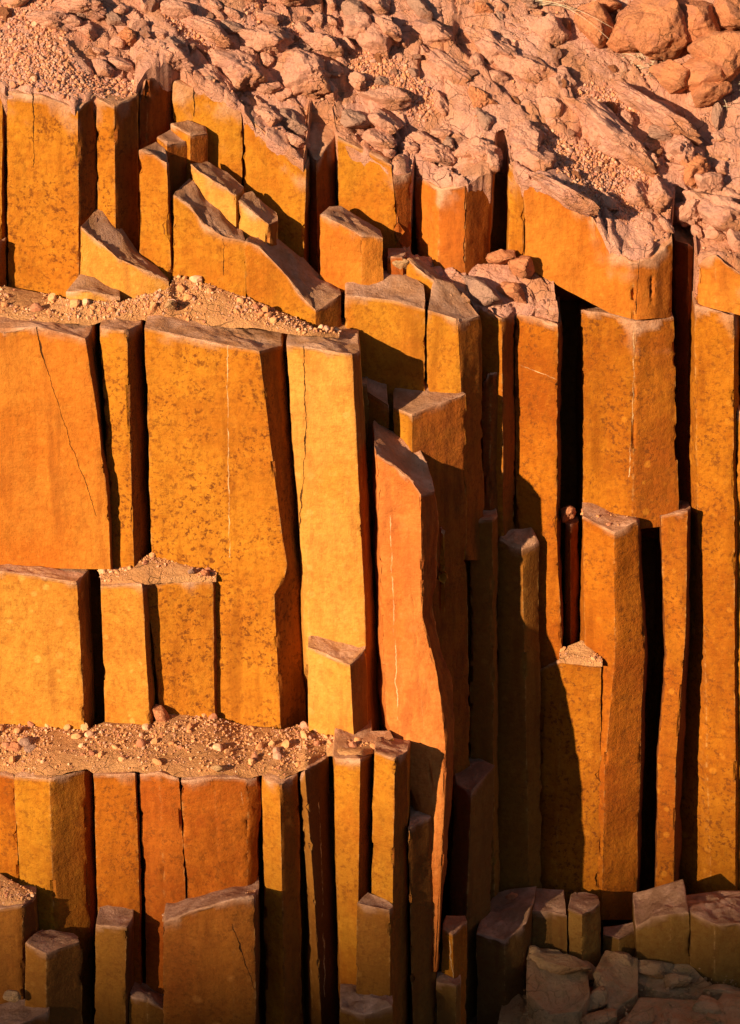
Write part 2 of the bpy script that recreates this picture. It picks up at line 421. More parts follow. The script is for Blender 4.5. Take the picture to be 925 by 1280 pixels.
# ------------------------------------------------------------------ thin-plate surfaces through traced points
def tps(pts):
    pts = np.array(pts); X = pts[:, :2]; n = len(X)
    def U(r2): return np.where(r2 > 0, r2 * np.log(r2 + 1e-12), 0)
    A = np.zeros((n + 3, n + 3)); A[:n, :n] = U(((X[:, None] - X[None]) ** 2).sum(-1)) + np.eye(n) * .006
    A[:n, n] = 1; A[:n, n + 1:] = X; A[n, :n] = 1; A[n + 1:, :n] = X.T
    w = np.linalg.solve(A, np.concatenate([pts[:, 2], np.zeros(3)]))
    def f(x, y):
        x = np.asarray(x, float); y = np.asarray(y, float); r = w[n] + w[n + 1] * x + w[n + 2] * y
        for k in range(n): r = r + w[k] * U((x - X[k, 0]) ** 2 + (y - X[k, 1]) ** 2)
        return r
    return f

# ------------------------------------------------------------------ ground, far ridge added for shade, cliff body (the setting)
def grid_obj(name, x0, x1, y0, y1, nx, ny, zf, mat, kind='structure'):
    xs = np.linspace(x0, x1, nx); ys = np.linspace(y0, y1, ny); X, Y = np.meshgrid(xs, ys)
    Z = zf(X, Y); V = np.stack([X, Y, Z], -1).reshape(-1, 3)
    F = [(j * nx + i, j * nx + i + 1, (j + 1) * nx + i + 1, (j + 1) * nx + i) for j in range(ny - 1) for i in range(nx - 1)]
    o = mesh_obj(name, V, F, mat, origin=np.zeros(3)); o['kind'] = kind; return o

GZ = -4.3
def gz(X, Y):
    return GZ + .35 * fbm(np.stack([X * .12, Y * .12, X * 0], -1), 3, 3) * sstep(2, 30, np.hypot(X, Y)) + .04 * fbm(np.stack([X, Y, X * 0], -1), 4, 3)
grid_obj('ground', -700, 700, -700, 700, 140, 140, lambda X, Y: gz(X, Y) - .25, M_GROUND)
grid_obj('gorge_floor', -14, 14, -16, 4, 140, 100, lambda X, Y: gz(X, Y), M_GROUND)
# ridge added out of view across the gorge, shaped to shade the cliff foot
RD = 190.0; hx, hy = SUNV.x / math.hypot(SUNV.x, SUNV.y), SUNV.y / math.hypot(SUNV.x, SUNV.y)
EDGE = at(470, 1085, .3)
CREST = EDGE[2] + RD * math.tan(R(SUN_EL))
def ridge():
    nu, nv = 120, 41; V = []
    for j in range(nv):
        for i in range(nu):
            u = (i / (nu - 1) - .5) * 800; w = (j / (nv - 1) - .5) * 2
            cr = CREST - GZ + 3.0 * float(vnoise(np.array([u * .02, 0, 5.3]))) * min(1, abs(u) / 60) + 9.0 * math.tanh(u / 24)
            prof = max(0, 1 - abs(w)) ** .9
            h = cr * prof
            d = RD - w * 110
            V.append((hx * d - hy * u, hy * d + hx * u, GZ + h + (1 - prof) * prof * 10 * float(vnoise(np.array([u * .05, w * 4, 1.0])))))
    F = [(j * nu + i, j * nu + i + 1, (j + 1) * nu + i + 1, (j + 1) * nu + i) for j in range(nv - 1) for i in range(nu - 1)]
    o = mesh_obj('shade_hill', V, F, M_GROUND, origin=np.zeros(3)); o['kind'] = 'structure'
ridge()

# ------------------------------------------------------------------ upper slope
slope_pts = [(-60, 112, 1.51), (3, 112, 1.49), (50, 115, 1.46), (98, 133, 1.42), (121, 118, 1.57), (143, 128, 1.53), (172, 115, 1.73), (185, 95, 1.78), (204, 87, 1.86), (223, 79, 1.96), (242, 103, 1.97), (266, 112, 1.95),
    (302, 134, 1.92), (352, 182, 1.84), (380, 204, 1.79), (421, 167, 2.04), (456, 184, 2.02), (490, 203, 1.95), (514, 213, 1.99), (550, 232, 1.95), (582, 227, 1.91), (618, 210, 2.01), (636, 204, 2.07), (655, 219, 1.99), (674, 222, 1.97),
    (705, 232, 1.95), (733, 252, 1.93), (765, 303, 1.9), (791, 320, 1.86), (815, 316, 1.9), (842, 293, 2.0), (870, 318, 2.02), (893, 312, 1.95), (930, 338, 1.92), (985, 338, 1.95),
    (40, 85, 1.64), (120, 85, 1.86), (180, 80, 1.94), (300, 105, 2.2), (380, 150, 2.15), (450, 145, 2.25), (520, 170, 2.3), (620, 180, 2.3), (705, 190, 2.3), (770, 235, 2.25), (830, 250, 2.3), (890, 275, 2.3),
    (0, 50, 1.84), (100, 50, 1.95), (200, 40, 2.16), (300, 70, 2.25), (400, 100, 2.32), (500, 130, 2.38), (600, 150, 2.4), (700, 165, 2.45), (800, 190, 2.5), (860, 215, 2.5), (905, 250, 2.4), (960, 250, 2.45),
    (-60, 0, 2.1), (0, 0, 2.12), (150, 0, 2.25), (300, 0, 2.55), (400, 30, 2.62), (500, 40, 2.75), (600, 60, 2.82), (700, 90, 2.83), (800, 110, 2.88), (900, 130, 2.88), (980, 130, 2.9),
    (500, 0, 2.95), (600, 0, 3.1), (700, 20, 3.15), (800, 30, 3.2), (925, 30, 3.2), (0, -90, 2.55), (300, -90, 3.0), (600, -90, 3.5), (925, -90, 3.6), (0, -300, 3.9), (460, -320, 4.4), (925, -320, 4.6)]
zslope = tps([tuple(at(*p)) for p in slope_pts])
# the front line of the crust, as (pixel x, depth)
_fr = [(-400, 1.55), (-60, 1.53), (3, 1.5), (8, 1.47), (60, 1.45), (97, 1.43), (100, 1.5), (121, 1.56), (145, 1.54), (172, 1.72), (174, 1.78), (204, 1.86), (224, 1.97), (266, 1.93), (303, 1.92), (306, 1.9), (352, 1.84),
       (380, 1.79), (388, 2.2), (416, 2.2), (421, 2.03), (456, 2.0), (490, 1.94), (494, 1.93), (515, 1.99), (518, 2.14), (550, 1.95), (582, 1.92), (617, 2.0), (621, 2.38), (634, 2.38), (638, 2.08), (655, 1.98), (672, 1.96),
       (705, 1.95), (733, 1.93), (765, 1.9), (791, 1.87), (815, 1.9), (842, 2.0), (847, 2.4), (868, 2.4), (873, 2.0), (916, 1.95), (960, 1.95), (1300, 1.95)]
FX = [at(px, 180, Y)[0] for px, Y in _fr]; FY = [Y for px, Y in _fr]
def lumps(X, Y, gm):
    """rock plates and rubble in relief; gm = how much loose gravel covers them"""
    q = np.stack([X, Y, X * 0], -1)
    a = (X - Y) * .7071; b = (X + Y) * .7071
    wx = .05 * fbm(q * 3.2, 60, 4, .6); wy = .05 * fbm(q * 3.2 + 9, 61, 4, .6)
    z = np.zeros_like(X)
    big = sstep(-.25, .25, fbm(q * 1.1, 62, 2))
    for sc_, an, amp, sd in ((2.3, 1.7, .075, 71), (4.9, 1.4, .042, 72), (10.5, 1.25, .020, 73), (23, 1.0, .009, 74)):
        F1, F2, h, ox, oy = voro(np.stack([(a + wx) * sc_ / an, (b + wy) * sc_], -1), sd)
        crev = sstep(0, .10, F2 - F1); dome = np.clip(1 - F1 ** 2, 0, 1)
        tl = ((h * 7.3) % 1 - .5) * ox + ((h * 13.7) % 1 - .35) * oy
        w = 1 if sd == 71 else (.35 + .65 * big if sd == 72 else 1 - .4 * big)
        z = z + w * amp * ((h - .5) * 1.2 + dome * .25 - .5 * (1 - crev) + tl * 1.9)
    z = z * (1 - .85 * gm) + .012 * fbm(q * 8, 75, 5, .6) + .006 * fbm(q * 30, 76, 3)
    return z
GRAV_SPOTS = [(40, 90, 95, 30), (150, 112, 40, 14), (20, 40, 60, 40), (470, 85, 50, 14), (510, 110, 40, 16), (345, 32, 45, 10), (735, 215, 65, 26), (690, 180, 40, 16), (755, 130, 45, 16), (790, 232, 40, 14), (250, 45, 45, 12)]
GRAV_W = []
def on_slope(px, py):
    Ys = np.linspace(1.3, 6, 900); P = np.array([at(px, py, Y) for Y in Ys]); g = P[:, 2] - zslope(P[:, 0], P[:, 1])
    k = np.where(np.diff(np.sign(g)) != 0)[0]
    return P[k[0]] if len(k) else P[np.argmin(abs(g))]
for px, py, rx, ry in GRAV_SPOTS:
    c = on_slope(px, py); GRAV_W.append((c[0], c[1], rx * .0052, ry * .0052 / .75))
def gmask(X, Y):
    m = np.zeros_like(X)
    wob = .35 * fbm(np.stack([X * 3, Y * 3, X * 0], -1), 80, 3)
    for cx, cy, rx, ry in GRAV_W:
        m = np.maximum(m, 1 - sstep(.75, 1.15, np.hypot((X - cx) / rx, (Y - cy) / ry) + wob))
    return m
def upper_slope():
    xs = np.arange(-3.3, 3.6, .0125); vs_ = np.concatenate([[0, 0, .006, .014], np.arange(.026, 2.6, .0125)])
    yf = np.interp(xs, FX, FY)
    yf = yf + .012 * fbm(np.stack([xs * 5, xs * 0, xs * 0], -1), 90, 3)
    ys_ = np.convolve(np.pad(yf, 40, mode='edge'), np.hanning(81) / np.hanning(81).sum(), 'valid')
    bl = sstep(0, .30, vs_)[:, None]
    X = np.repeat(xs[None], len(vs_), 0); Y = yf[None] * (1 - bl) + ys_[None] * bl + vs_[:, None]
    gm = gmask(X, Y); Z = zslope(X, Y)
    edge = sstep(0, .10, vs_)[:, None]
    L = lumps(X, Y, gm)
    Z = Z + L * (.45 + .55 * edge) - .03 * (1 - sstep(0, .03, vs_))[:, None]
    Z[0] = Z[1] - .35; Y[0] += .16
    Y[1:3] -= (np.clip(fbm(np.stack([X[1:3] * 8, Y[1:3] * 8, X[1:3] * 0], -1), 91, 3), -.2, .5) * .03)
    wx_ = xs + .03 * fbm(np.stack([xs * 9, xs * 0, xs * 0], -1), 93, 2)
    c1 = _h(np.floor(wx_ * 7.3).astype(np.int64), 3, 5, 7); c2 = _h(np.floor(wx_ * 17.1).astype(np.int64), 4, 5, 8)
    rimf = (1 - sstep(0.0, .09, vs_))[:, None]
    Y = Y - rimf * (.050 * c1 + .022 * c2 - .022)[None] * (np.arange(len(vs_)) > 0)[:, None]
    Z = Z + rimf * (.045 * (c1 - .35) + .02 * (c2 - .5))[None]
    Z[0] -= .1
    V = np.stack([X, Y, Z], -1).reshape(-1, 3); nx = len(xs)
    F = [(j * nx + i, j * nx + i + 1, (j + 1) * nx + i + 1, (j + 1) * nx + i) for j in range(len(vs_) - 1) for i in range(nx - 1)]
    o = mesh_obj('terrain', V, F, M_CRUST, origin=np.zeros(3), sharp=60); o['kind'] = 'structure'
    return X, Y, Z
TX, TY, TZ = upper_slope()
def tz(x, y):
    """height of the finished slope"""
    x = np.asarray(x, float); y = np.asarray(y, float)
    return zslope(x, y) + lumps(x, y, gmask(x, y))
grid_obj('hilltop', -30, 30, 4.0, 60, 60, 60, lambda X, Y: float(zslope(0., 4.2)) + (Y - 4.2) * .45 * np.exp(-(Y - 4) / 60) - .25 + .5 * fbm(np.stack([X * .3, Y * .3, X * 0], -1), 5, 3) * sstep(4.5, 9, Y), M_CRUST)

# cliff body behind the columns, only glimpsed in the gaps
def core(pts, bottom, dep, mat='brown'):
    rock_column(None, pts, bottom=bottom, dep=dep, rise=-.05, mat=mat, kind='structure', name='cliff', rough=2.5, hs=.05, cap=.7, inset=(0, 0))
core([(-80, 135, 2.1), (200, 135, 2.15), (380, 190, 2.3), (420, 185, 2.32), (620, 215, 2.45), (655, 225, 2.5), (700, 260, 2.62), (850, 345, 2.62), (990, 380, 2.6)], 1330, 1.6)
core([(-80, 440, 1.12), (120, 440, 1.16), (185, 440, 1.25), (350, 455, 1.2), (460, 480, 1.25)], 1330, .6)
core([(-80, 985, .42), (110, 985, .4), (370, 985, .45), (470, 1000, .5), (545, 1040, .62)], 1330, .5)
for sgn in (-1, 1):
    X0 = 2.55 * sgn
    for k in range(9):
        xa = X0 + sgn * k * .75
        y0 = (2.2 if sgn < 0 else 1.95) + .25 * ((k * 37) % 5) / 5
        V = []
        w = .72; zt = (1.5 if sgn < 0 else .8) + .3 * ((k * 53) % 7) / 7
        bm = []
        for z in np.linspace(zt, GZ - .1, 40):
            for (dx, dy) in ((0, .12), (.22, 0), (.5, .02), (w, .15), (w, 2.6), (0, 2.6)):
                xx = xa + (dx if sgn > 0 else -w + dx)
                V.append((xx + .02 * float(vnoise(np.array([xx * 3, z * 1.5, 1]))), y0 + dy + .03 * float(vnoise(np.array([xx, z, k]))), z + (dy * .2 if z == zt else 0)))
        F = [(r * 6 + i, (r + 1) * 6 + i, (r + 1) * 6 + (i + 1) % 6, r * 6 + (i + 1) % 6) for r in range(39) for i in range(6)] + [(0, 1, 2, 3, 4, 5)]
        o = mesh_obj('cliff', V, F, MATS['ochre'], attrs={'tint': np.zeros((len(V), 3)), 'crack': np.ones(len(V)), 'vein': np.ones(len(V))}); o['kind'] = 'structure'

# ------------------------------------------------------------------ the columns
SIDE = (.55, .25); REDS = (.9, .1); SHADE = (.5, .6)  # red and dark amounts per face; the darkest paints shade on unlit sides
G = 'columns of the top row under the weathered crust'
rc = rock_column
rc('narrow ochre column edge at the far left of the top row, at the photo edge', [(-60, 114, 1.5), (3, 115, 1.48)], [(-60, 420), (3, 420)], rise=.05, group=G)
rc('small dark-sided stump at the left edge below the top row', [(-60, 300, 1.36), (-3, 302, 1.34), (8, 300, 1.46)], 400, dep=.12, tints=[None, SHADE], group=G)
rc('broad speckled ochre column at top left with a black shaded right side', [(7, 114, 1.47), (50, 118, 1.45), (98, 137, 1.40), (121, 118, 1.56)], [(9, 385), (55, 390), (99, 385), (123, 385)], rise=.06, mat='speck', tints=[None, None, SHADE], crack=[(42, 110), (43, 210)], group=G)
rc('slim column with ochre front and rust side, right of the broad speckled one', [(121, 122, 1.54), (143, 132, 1.50), (172, 118, 1.70)], [(122, 385), (146, 385), (174, 385)], rise=.06, mat='speck', tints=[None, (.7, .35)], group=G)
rc('short rust brown fluted block just under the crust, above two small cube blocks', [(174, 121, 1.74), (185, 99, 1.78), (204, 91, 1.92), (223, 83, 2.06)], [(173, 260), (185, 260), (204, 250), (223, 240)], rise=.1, mat='rust', tints=[REDS, REDS, REDS], group=G)
rc('recessed ochre wall block behind the two small cube blocks', [(216, 101, 1.97), (242, 110, 1.95), (266, 117, 1.93), (302, 138, 1.91)], [(216, 270), (242, 280), (266, 290), (304, 300)], rise=.1, crack=[(242, 110), (243, 150)], group=G)
rc('large sloping topped ochre block left of the deep black cleft', [(304, 138, 1.89), (352, 186, 1.83), (383, 208, 1.78), (389, 190, 2.05)], [(304, 380), (350, 380), (379, 380), (387, 380)], rise=.06, tints=[None, None, SHADE], group=G)
rc('small shaded column with a bluish top deep inside the black cleft', [(386, 186, 2.0), (395, 200, 1.92), (418, 168, 2.12)], [(386, 370), (398, 370), (422, 370)], rise=.12, mat='rust', tints=[SHADE, (.6, .3)], group=G, dep=.25)
rc('wide ochre block right of the cleft with its top edge sloping down to the right', [(421, 171, 2.03), (456, 188, 2.0), (490, 207, 1.93)], [(423, 380), (460, 380), (504, 380)], rise=.06, group=G)
rc('thin reddish column pressed against the wide ochre block right of the cleft', [(492, 221, 1.90), (514, 216, 1.98)], [(502, 370), (516, 370)], rise=.05, mat='rust', tints=[REDS], group=G)
rc('broad twin faced rust red column in the middle of the top row', [(516, 218, 2.14), (550, 236, 1.93), (582, 231, 1.89), (618, 214, 2.08)], [(526, 370), (547, 370), (581, 370), (610, 370)], rise=.06, mat='orange', tints=[None, (.75, .05), (.85, .1)], crack=[(582, 231), (580, 330)], group=G)
rc('thin ochre column right of the black slot, beside the biggest block', [(636, 208, 2.06), (655, 224, 1.98)], [(633, 370), (655, 370)], rise=.05, group=G)
rc('biggest smooth orange block under the crust, its top stepping down to the right', [(655, 222, 1.96), (674, 226, 1.95), (705, 238, 1.94), (733, 258, 1.92), (765, 312, 1.88), (791, 327, 1.84), (815, 322, 1.88), (842, 300, 1.99)],
   [(655, 332), (677, 345), (707, 362), (735, 377), (762, 392), (793, 400), (815, 398), (839, 397)], rise=.12, dep=.4, mat='orange', tints=[None, None, None, None, None, (.3, 0), (.4, 0)], crack=[(800, 320), (795, 396)], rough=1.3, group=G)
rc('tall ochre column directly below the biggest orange block, with pale vein lines', [(722, 384, 2.5), (727, 387, 1.95), (757, 391, 1.93), (795, 402, 1.88), (843, 396, 1.97)], [(724, 660, 2.5), (729, 660, 1.95), (758, 660, 1.93), (790, 662, 1.86), (850, 655, 1.95)], rise=.02, dep=.3, mat='deep', tints=[None, None, None, (.3, 0)], vein=[(793, 400), (791, 520), (786, 600)], group=G)
rc('dark recessed column face in the shade right of the biggest orange block', [(843, 300, 2.3), (860, 305, 2.18), (874, 310, 2.26)], 700, rise=.1, mat='rust', tints=[SHADE, SHADE], group=G)
rc('rough knobbly block with pinkish crust at the right edge of the top row', [(870, 325, 2.0), (893, 318, 1.93), (930, 345, 1.9), (960, 340, 1.95)], [(870, 381), (895, 387), (930, 396), (960, 396)], rise=.08, mat='orange', rough=4, caprough=.03, group=G)
rc('tall spotted ochre column below the knobbly block at the right edge', [(868, 380, 1.96, (870, 625), (880, 790), (889, 1150)), (917, 394, 1.89, (918, 630), (920, 1150)), (924, 386, 2.06, (926, 630), (928, 1150))], None, rise=.02, dep=.3, mat='deep', group=G)
rc('sliver of ochre column cut by the right photo edge, top at mid height', [(920, 512, 1.95), (960, 515, 1.92)], 1200, dep=.3, group=G)

G = 'small broken blocks on the middle ledge'
rc('grey topped wedge block leaning below the two left top columns', [(99, 282, 1.3), (126, 303, 1.29), (149, 323, 1.27), (182, 337, 1.26), (212, 350, 1.29)], [(99, 390), (126, 395), (149, 398), (182, 400), (212, 400)], back=[(213, 346, 1.40), (196, 332, 1.47), (175, 316, 1.55), (143, 272, 1.58), (122, 258, 1.56)], mat='yellow', group=G, caprough=.02)
rc('low grey corner wedge at the foot of the broad speckled column', [(82, 364, 1.13), (108, 362, 1.1), (150, 370, 1.16)], 400, back=[(149, 360, 1.3), (102, 338, 1.35)], group=G, mat='yellow')
rc('upright ochre post at the left end of the stepped diagonal blocks', [(173, 187, 1.5), (191, 192, 1.47), (209, 204, 1.44), (213, 200, 1.56)], [(175, 390), (195, 390), (217, 390), (221, 390)], back=[(207, 182, 1.72), (194, 177, 1.72)], tints=[None, None, SHADE], group=G)
rc('tall ochre block with glittering grey slanted top, second of the stepped diagonal blocks', [(215, 242, 1.42), (236, 256, 1.41), (256, 280, 1.39), (278, 295, 1.36), (307, 301, 1.34)], 400, back=[(302, 284, 1.62), (288, 268, 1.66), (265, 250, 1.66), (237, 221, 1.66), (222, 235, 1.6)], crack=[(279, 297), (280, 345)], caprough=.02, group=G)
rc('long ochre block with big dark grey slanted top ending in a rust corner', [(307, 300, 1.34), (323, 306, 1.33), (356, 341, 1.30), (382, 375, 1.27), (395, 388, 1.25), (428, 367, 1.42)], 440, back=[(424, 357, 1.64), (404, 346, 1.66), (378, 320, 1.68), (345, 297, 1.68), (318, 290, 1.62)], tints=[None, None, None, None, (.7, .2)], caprough=.025, group=G)
rc('small cube block at the left under the rust fluted block', [(195, 170, 1.70), (209, 178, 1.64), (236, 176, 1.76)], 250, back=[(234, 168, 1.86), (213, 161, 1.88)], tints=[None, REDS], group=G)
rc('small cube block at the right under the rust fluted block, a step higher', [(212, 153, 1.84), (238, 167, 1.74), (260, 164, 1.84)], 250, back=[(258, 157, 1.95), (232, 149, 1.96)], tints=[None, REDS], group=G)
rc('elongated brick shaped block with grey speckled top, upper one of the diagonal pair', [(238, 204, 1.63), (249, 214, 1.61), (296, 244, 1.56)], [(238, 300), (249, 310), (296, 330)], back=[(307, 234, 1.8), (285, 215, 1.84), (258, 200, 1.82)], mat='yellow', group=G, caprough=.018)
rc('elongated brick shaped block with grey speckled top, lower one of the diagonal pair', [(297, 249, 1.55), (336, 280, 1.5), (348, 275, 1.6)], [(297, 296), (335, 312), (348, 308)], back=[(347, 266, 1.74), (322, 245, 1.78), (308, 237, 1.76)], mat='yellow', tints=[None, REDS], group=G, caprough=.018)
rc('orange block with jagged grey top at the foot of the black cleft', [(398, 267, 1.62), (426, 280, 1.59), (452, 294, 1.56), (480, 297, 1.62)], [(400, 360), (426, 365), (452, 370), (481, 370)], back=[(476, 287, 1.8), (450, 271, 1.88), (424, 256, 1.9), (410, 257, 1.86)], mat='orange', group=G, caprough=.022)
rc('tiny reddish stub block right of the jagged grey topped orange block', [(483, 320, 1.70), (504, 322, 1.67), (510, 317, 1.76)], 370, back=[(507, 309, 1.9), (484, 309, 1.9)], mat='rust', tints=[REDS], group=G)
rc('thin slanting sliver block with grey top under the middle of the top row', [(507, 322, 1.68), (530, 342, 1.63), (566, 370, 1.56)], [(507, 360), (530, 375), (566, 395)], back=[(568, 362, 1.7), (543, 334, 1.82), (518, 320, 1.84)], group=G)
rc('wide ochre block with cool grey top and a rounded black shadow on its face', [(432, 368, 1.43), (490, 375, 1.40), (531, 386, 1.36)], 640, back=[(531, 355, 1.6), (508, 340, 1.72), (470, 336, 1.75), (431, 340, 1.7)], group=G)
rc('ochre block with rust right side next to the wide grey topped block', [(533, 387, 1.36), (573, 400, 1.31, (577, 486), (583, 700)), (603, 394, 1.50, (604, 566), (608, 700))], [(534, 700), None, None], back=[(592, 374, 1.62), (565, 352, 1.68), (540, 346, 1.66)], tints=[None, (.7, .25)], group=G)
rc('short block with shaded front and grey top left of the protruding cube block', [(455, 487, 1.26), (487, 508, 1.18)], 700, back=[(484, 470, 1.48), (456, 465, 1.46)], tints=[(0, .3)], group=G)
rc('protruding cube block with flat tan top, rust side half in shadow, mid cliff', [(489, 509, 1.16, (494, 700), (500, 1000)), (515, 518, 1.07, (517, 700), (530, 1000)), (583, 491, 1.30, (584, 700), (590, 1000))], None, back=[(570, 478, 1.46), (530, 474, 1.5), (490, 474, 1.5)], tints=[None, (.85, .15)], group=G, caprough=.008)

G = 'tall columns of the left middle bastion'
rc('big orange slab with a long diagonal crack at the left edge', [(-60, 405, .78), (0, 411, .77), (46, 408, .77), (107, 423, .74, (124, 532), (137, 650), (139, 712)), (116, 414, .9, (130, 532), (142, 650), (144, 712))], [(-60, 709), (0, 709), (46, 710), None, None], dep=.75, mat='orange', tints=[None, None, None, SHADE], crack=[(46, 408), (60, 465), (73, 505), (90, 560), (108, 605), (122, 650)], group=G, rough=.8)
rc('narrow column between the cracked slab and the great speckled slab', [(123, 411, .85), (159, 412, .79), (178, 404, 1.06)], [(141, 715), (168, 715), (190, 715)], dep=.5, tints=[None, SHADE], mat='speck', group=G)
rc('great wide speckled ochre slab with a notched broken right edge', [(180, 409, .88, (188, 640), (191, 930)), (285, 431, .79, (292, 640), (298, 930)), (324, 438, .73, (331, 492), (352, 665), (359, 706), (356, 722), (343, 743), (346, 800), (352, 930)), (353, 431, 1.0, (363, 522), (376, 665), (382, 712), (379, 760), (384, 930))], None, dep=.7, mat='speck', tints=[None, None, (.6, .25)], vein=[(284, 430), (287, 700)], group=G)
rc('smooth pale yellow column with one thin vertical crack, tallest of the bastion', [(358, 431, .86, (376, 691), (383, 830)), (380, 433, .83, (382, 691), (388, 830)), (440, 442, .77, (455, 725), (462, 950)), (450, 438, .98, (469, 766), (478, 950))], None, dep=.65, mat='yellow', tints=[None, None, (.75, .3)], crack=[(380, 432), (382, 560), (375, 650), (372, 690)], group=G, rough=.8)
rc('short yellow stump with a dark wedge top at the foot of the pale yellow column', [(383, 808, .67), (438, 831, .53), (459, 811, .73)], [(385, 925), (444, 950), (463, 935)], dep=.15, rise=.02, mat='yellow', tints=[None, SHADE], group=G)
rc('tall leaning orange column with rounded grey shoulder and jagged red right edge', [(467, 567, .73, (474, 720), (481, 900, .58), (520, 1010, .42), (541, 1215, .30)), (489, 579, .71, (497, 740), (505, 900, .54), (528, 1010, .39), (543, 1215, .28)), (511, 597, .69, (515, 740), (528, 900, .50), (543, 1010, .36), (545, 1215, .27)),
    (526, 620, .66, (528, 771), (547, 843, .56), (559, 930, .46), (556, 1010, .36), (549, 1150, .29), (546, 1215, .27)), (547, 614, .86, (549, 655), (545, 767), (564, 843, .72), (570, 915, .60), (569, 945, .56), (567, 1011, .48), (561, 1046, .44), (554, 1150, .36), (549, 1215, .33))], None,
    back=[(542, 592, 1.02), (527, 560, 1.14), (502, 543, 1.18), (465, 524, 1.2)], rough=1.8, mat='salmon', tints=[None, None, None, REDS], vein=[(487, 640), (492, 760), (497, 905)], group=G)
rc('thin lit sliver of column beside the jagged red edge of the leaning orange column', [(549, 662, .93), (556, 664, .91)], [(550, 766), (557, 766)], dep=.08, group=G)
G = 'lower blocks of the left middle bastion'
rc('wide spotted ochre block below the cracked orange slab', [(-60, 712, .63), (0, 713, .62), (97, 727, .56), (111, 712, .80)], [(-60, 935), (0, 935), (108, 940), (119, 930)], dep=.2, mat='tanspot', tints=[None, None, SHADE], group=G, rough=.7)
rc('pale spotted ochre block between two black slots under the gravel pocket', [(126, 731, .70), (178, 730, .63), (184, 725, .76)], [(132, 935), (190, 940), (196, 930)], dep=.28, mat='tanspot', tints=[None, SHADE], group=G, rough=.7)
rc('darker speckled block right of the second black slot under the gravel pocket', [(182, 726, .75), (266, 726, .75), (271, 722, .87)], [(203, 925), (270, 930), (276, 925)], dep=.2, mat='speck', tints=[(0, 0), SHADE], group=G)

G = 'columns of the right wall'
rc('lit ochre column top with black shadow on its left, left of the pale veined column', [(598, 385, 1.72), (628, 398, 1.64, (628, 480), (630, 720)), (643, 392, 1.80, (643, 480), (646, 720))], [(600, 720), None, None], dep=.3, rise=.1, tints=[None, (.6, .35)], vein=[(628, 500), (643, 470)], group=G)
rc('dark veined block step tucked below the lit column top', [(603, 479, 1.62), (613, 468, 1.61), (629, 463, 1.7)], 720, dep=.1, mat='rust', tints=[(.6, .3), (.6, .3)], group=G)
rc('tall ochre column crossed by a pale slanting vein, left of the long black cleft', [(643, 391, 1.80, (645, 660), (652, 1150)), (668, 396, 1.76, (672, 660), (676, 1150)), (698, 405, 1.71, (696, 660), (705, 860), (705, 1150)), (702, 402, 1.95, (701, 660), (712, 1150))], None, dep=.25, rise=.1, mat='deepo', tints=[None, None, SHADE], vein=[(640, 452), (668, 462), (700, 476)], group=G)
rc('shaded column with a broken dark cap and one small lit facet', [(622, 672, 1.62), (653, 685, 1.55), (674, 672, 1.66)], [(618, 1150), (662, 1150), (678, 1150)], back=[(668, 661, 1.76), (640, 657, 1.78), (626, 664, 1.76)], mat='brown', group=G, caprough=.03)
rc('dark column with bluish top and thin lit right edge', [(588, 651, 1.45), (616, 649, 1.42), (622, 643, 1.52)], [(586, 1150), (618, 1150), (625, 1150)], dep=.15, mat='brown', group=G)
rc('flat dark column face in deep shade behind the cube block', [(560, 600, 1.62), (590, 605, 1.58)], [(562, 1150), (592, 1150)], dep=.2, mat='brown', group=G)
rc('tall two sided column with gravel on its top, in the middle of the right wall', [(728, 645, 1.74, (729, 801), (728, 1150)), (768, 665, 1.62, (769, 821), (756, 960), (752, 1150)), (797, 650, 1.75, (807, 809), (801, 960), (796, 1150)), (800, 645, 1.95, (810, 809), (806, 960), (800, 1150))], None, dep=.25, rise=.02, mat='deepo', tints=[None, (.25, .0), SHADE], group=G)
rc('broad speckled lower column with a little gravel heap on top, in the right wall', [(676, 835, 1.74), (702, 824, 1.69), (752, 830, 1.64)], [(672, 1150), (694, 1150), (752, 1150)], dep=.12, mat='dsp', group=G, rough=1.3)
rc('pencil thin column standing in the black cleft', [(706, 653, 1.93), (713, 655, 1.86), (724, 651, 1.98)], 830, dep=.1, tints=[None, (.8, .5)], group=G, mat='rust')
rc('slim spotted column right of the two sided column, its left part shadowed', [(821, 641, 2.45, (826, 820), (816, 960), (814, 1150)), (826, 644, 1.84, (831, 820), (821, 960), (818, 1150)), (860, 638, 1.79, (857, 790), (845, 960), (842, 1150)), (865, 634, 2.04, (863, 790), (854, 960), (850, 1150))], None, dep=.25, mat='deep', tints=[SHADE, (.2, 0), SHADE], group=G)
rc('dark recessed column with a diagonal shadow line near its foot', [(842, 640, 2.22), (884, 636, 2.12)], 1150, dep=.2, mat='speck', tints=[(.2, 0)], group=G)

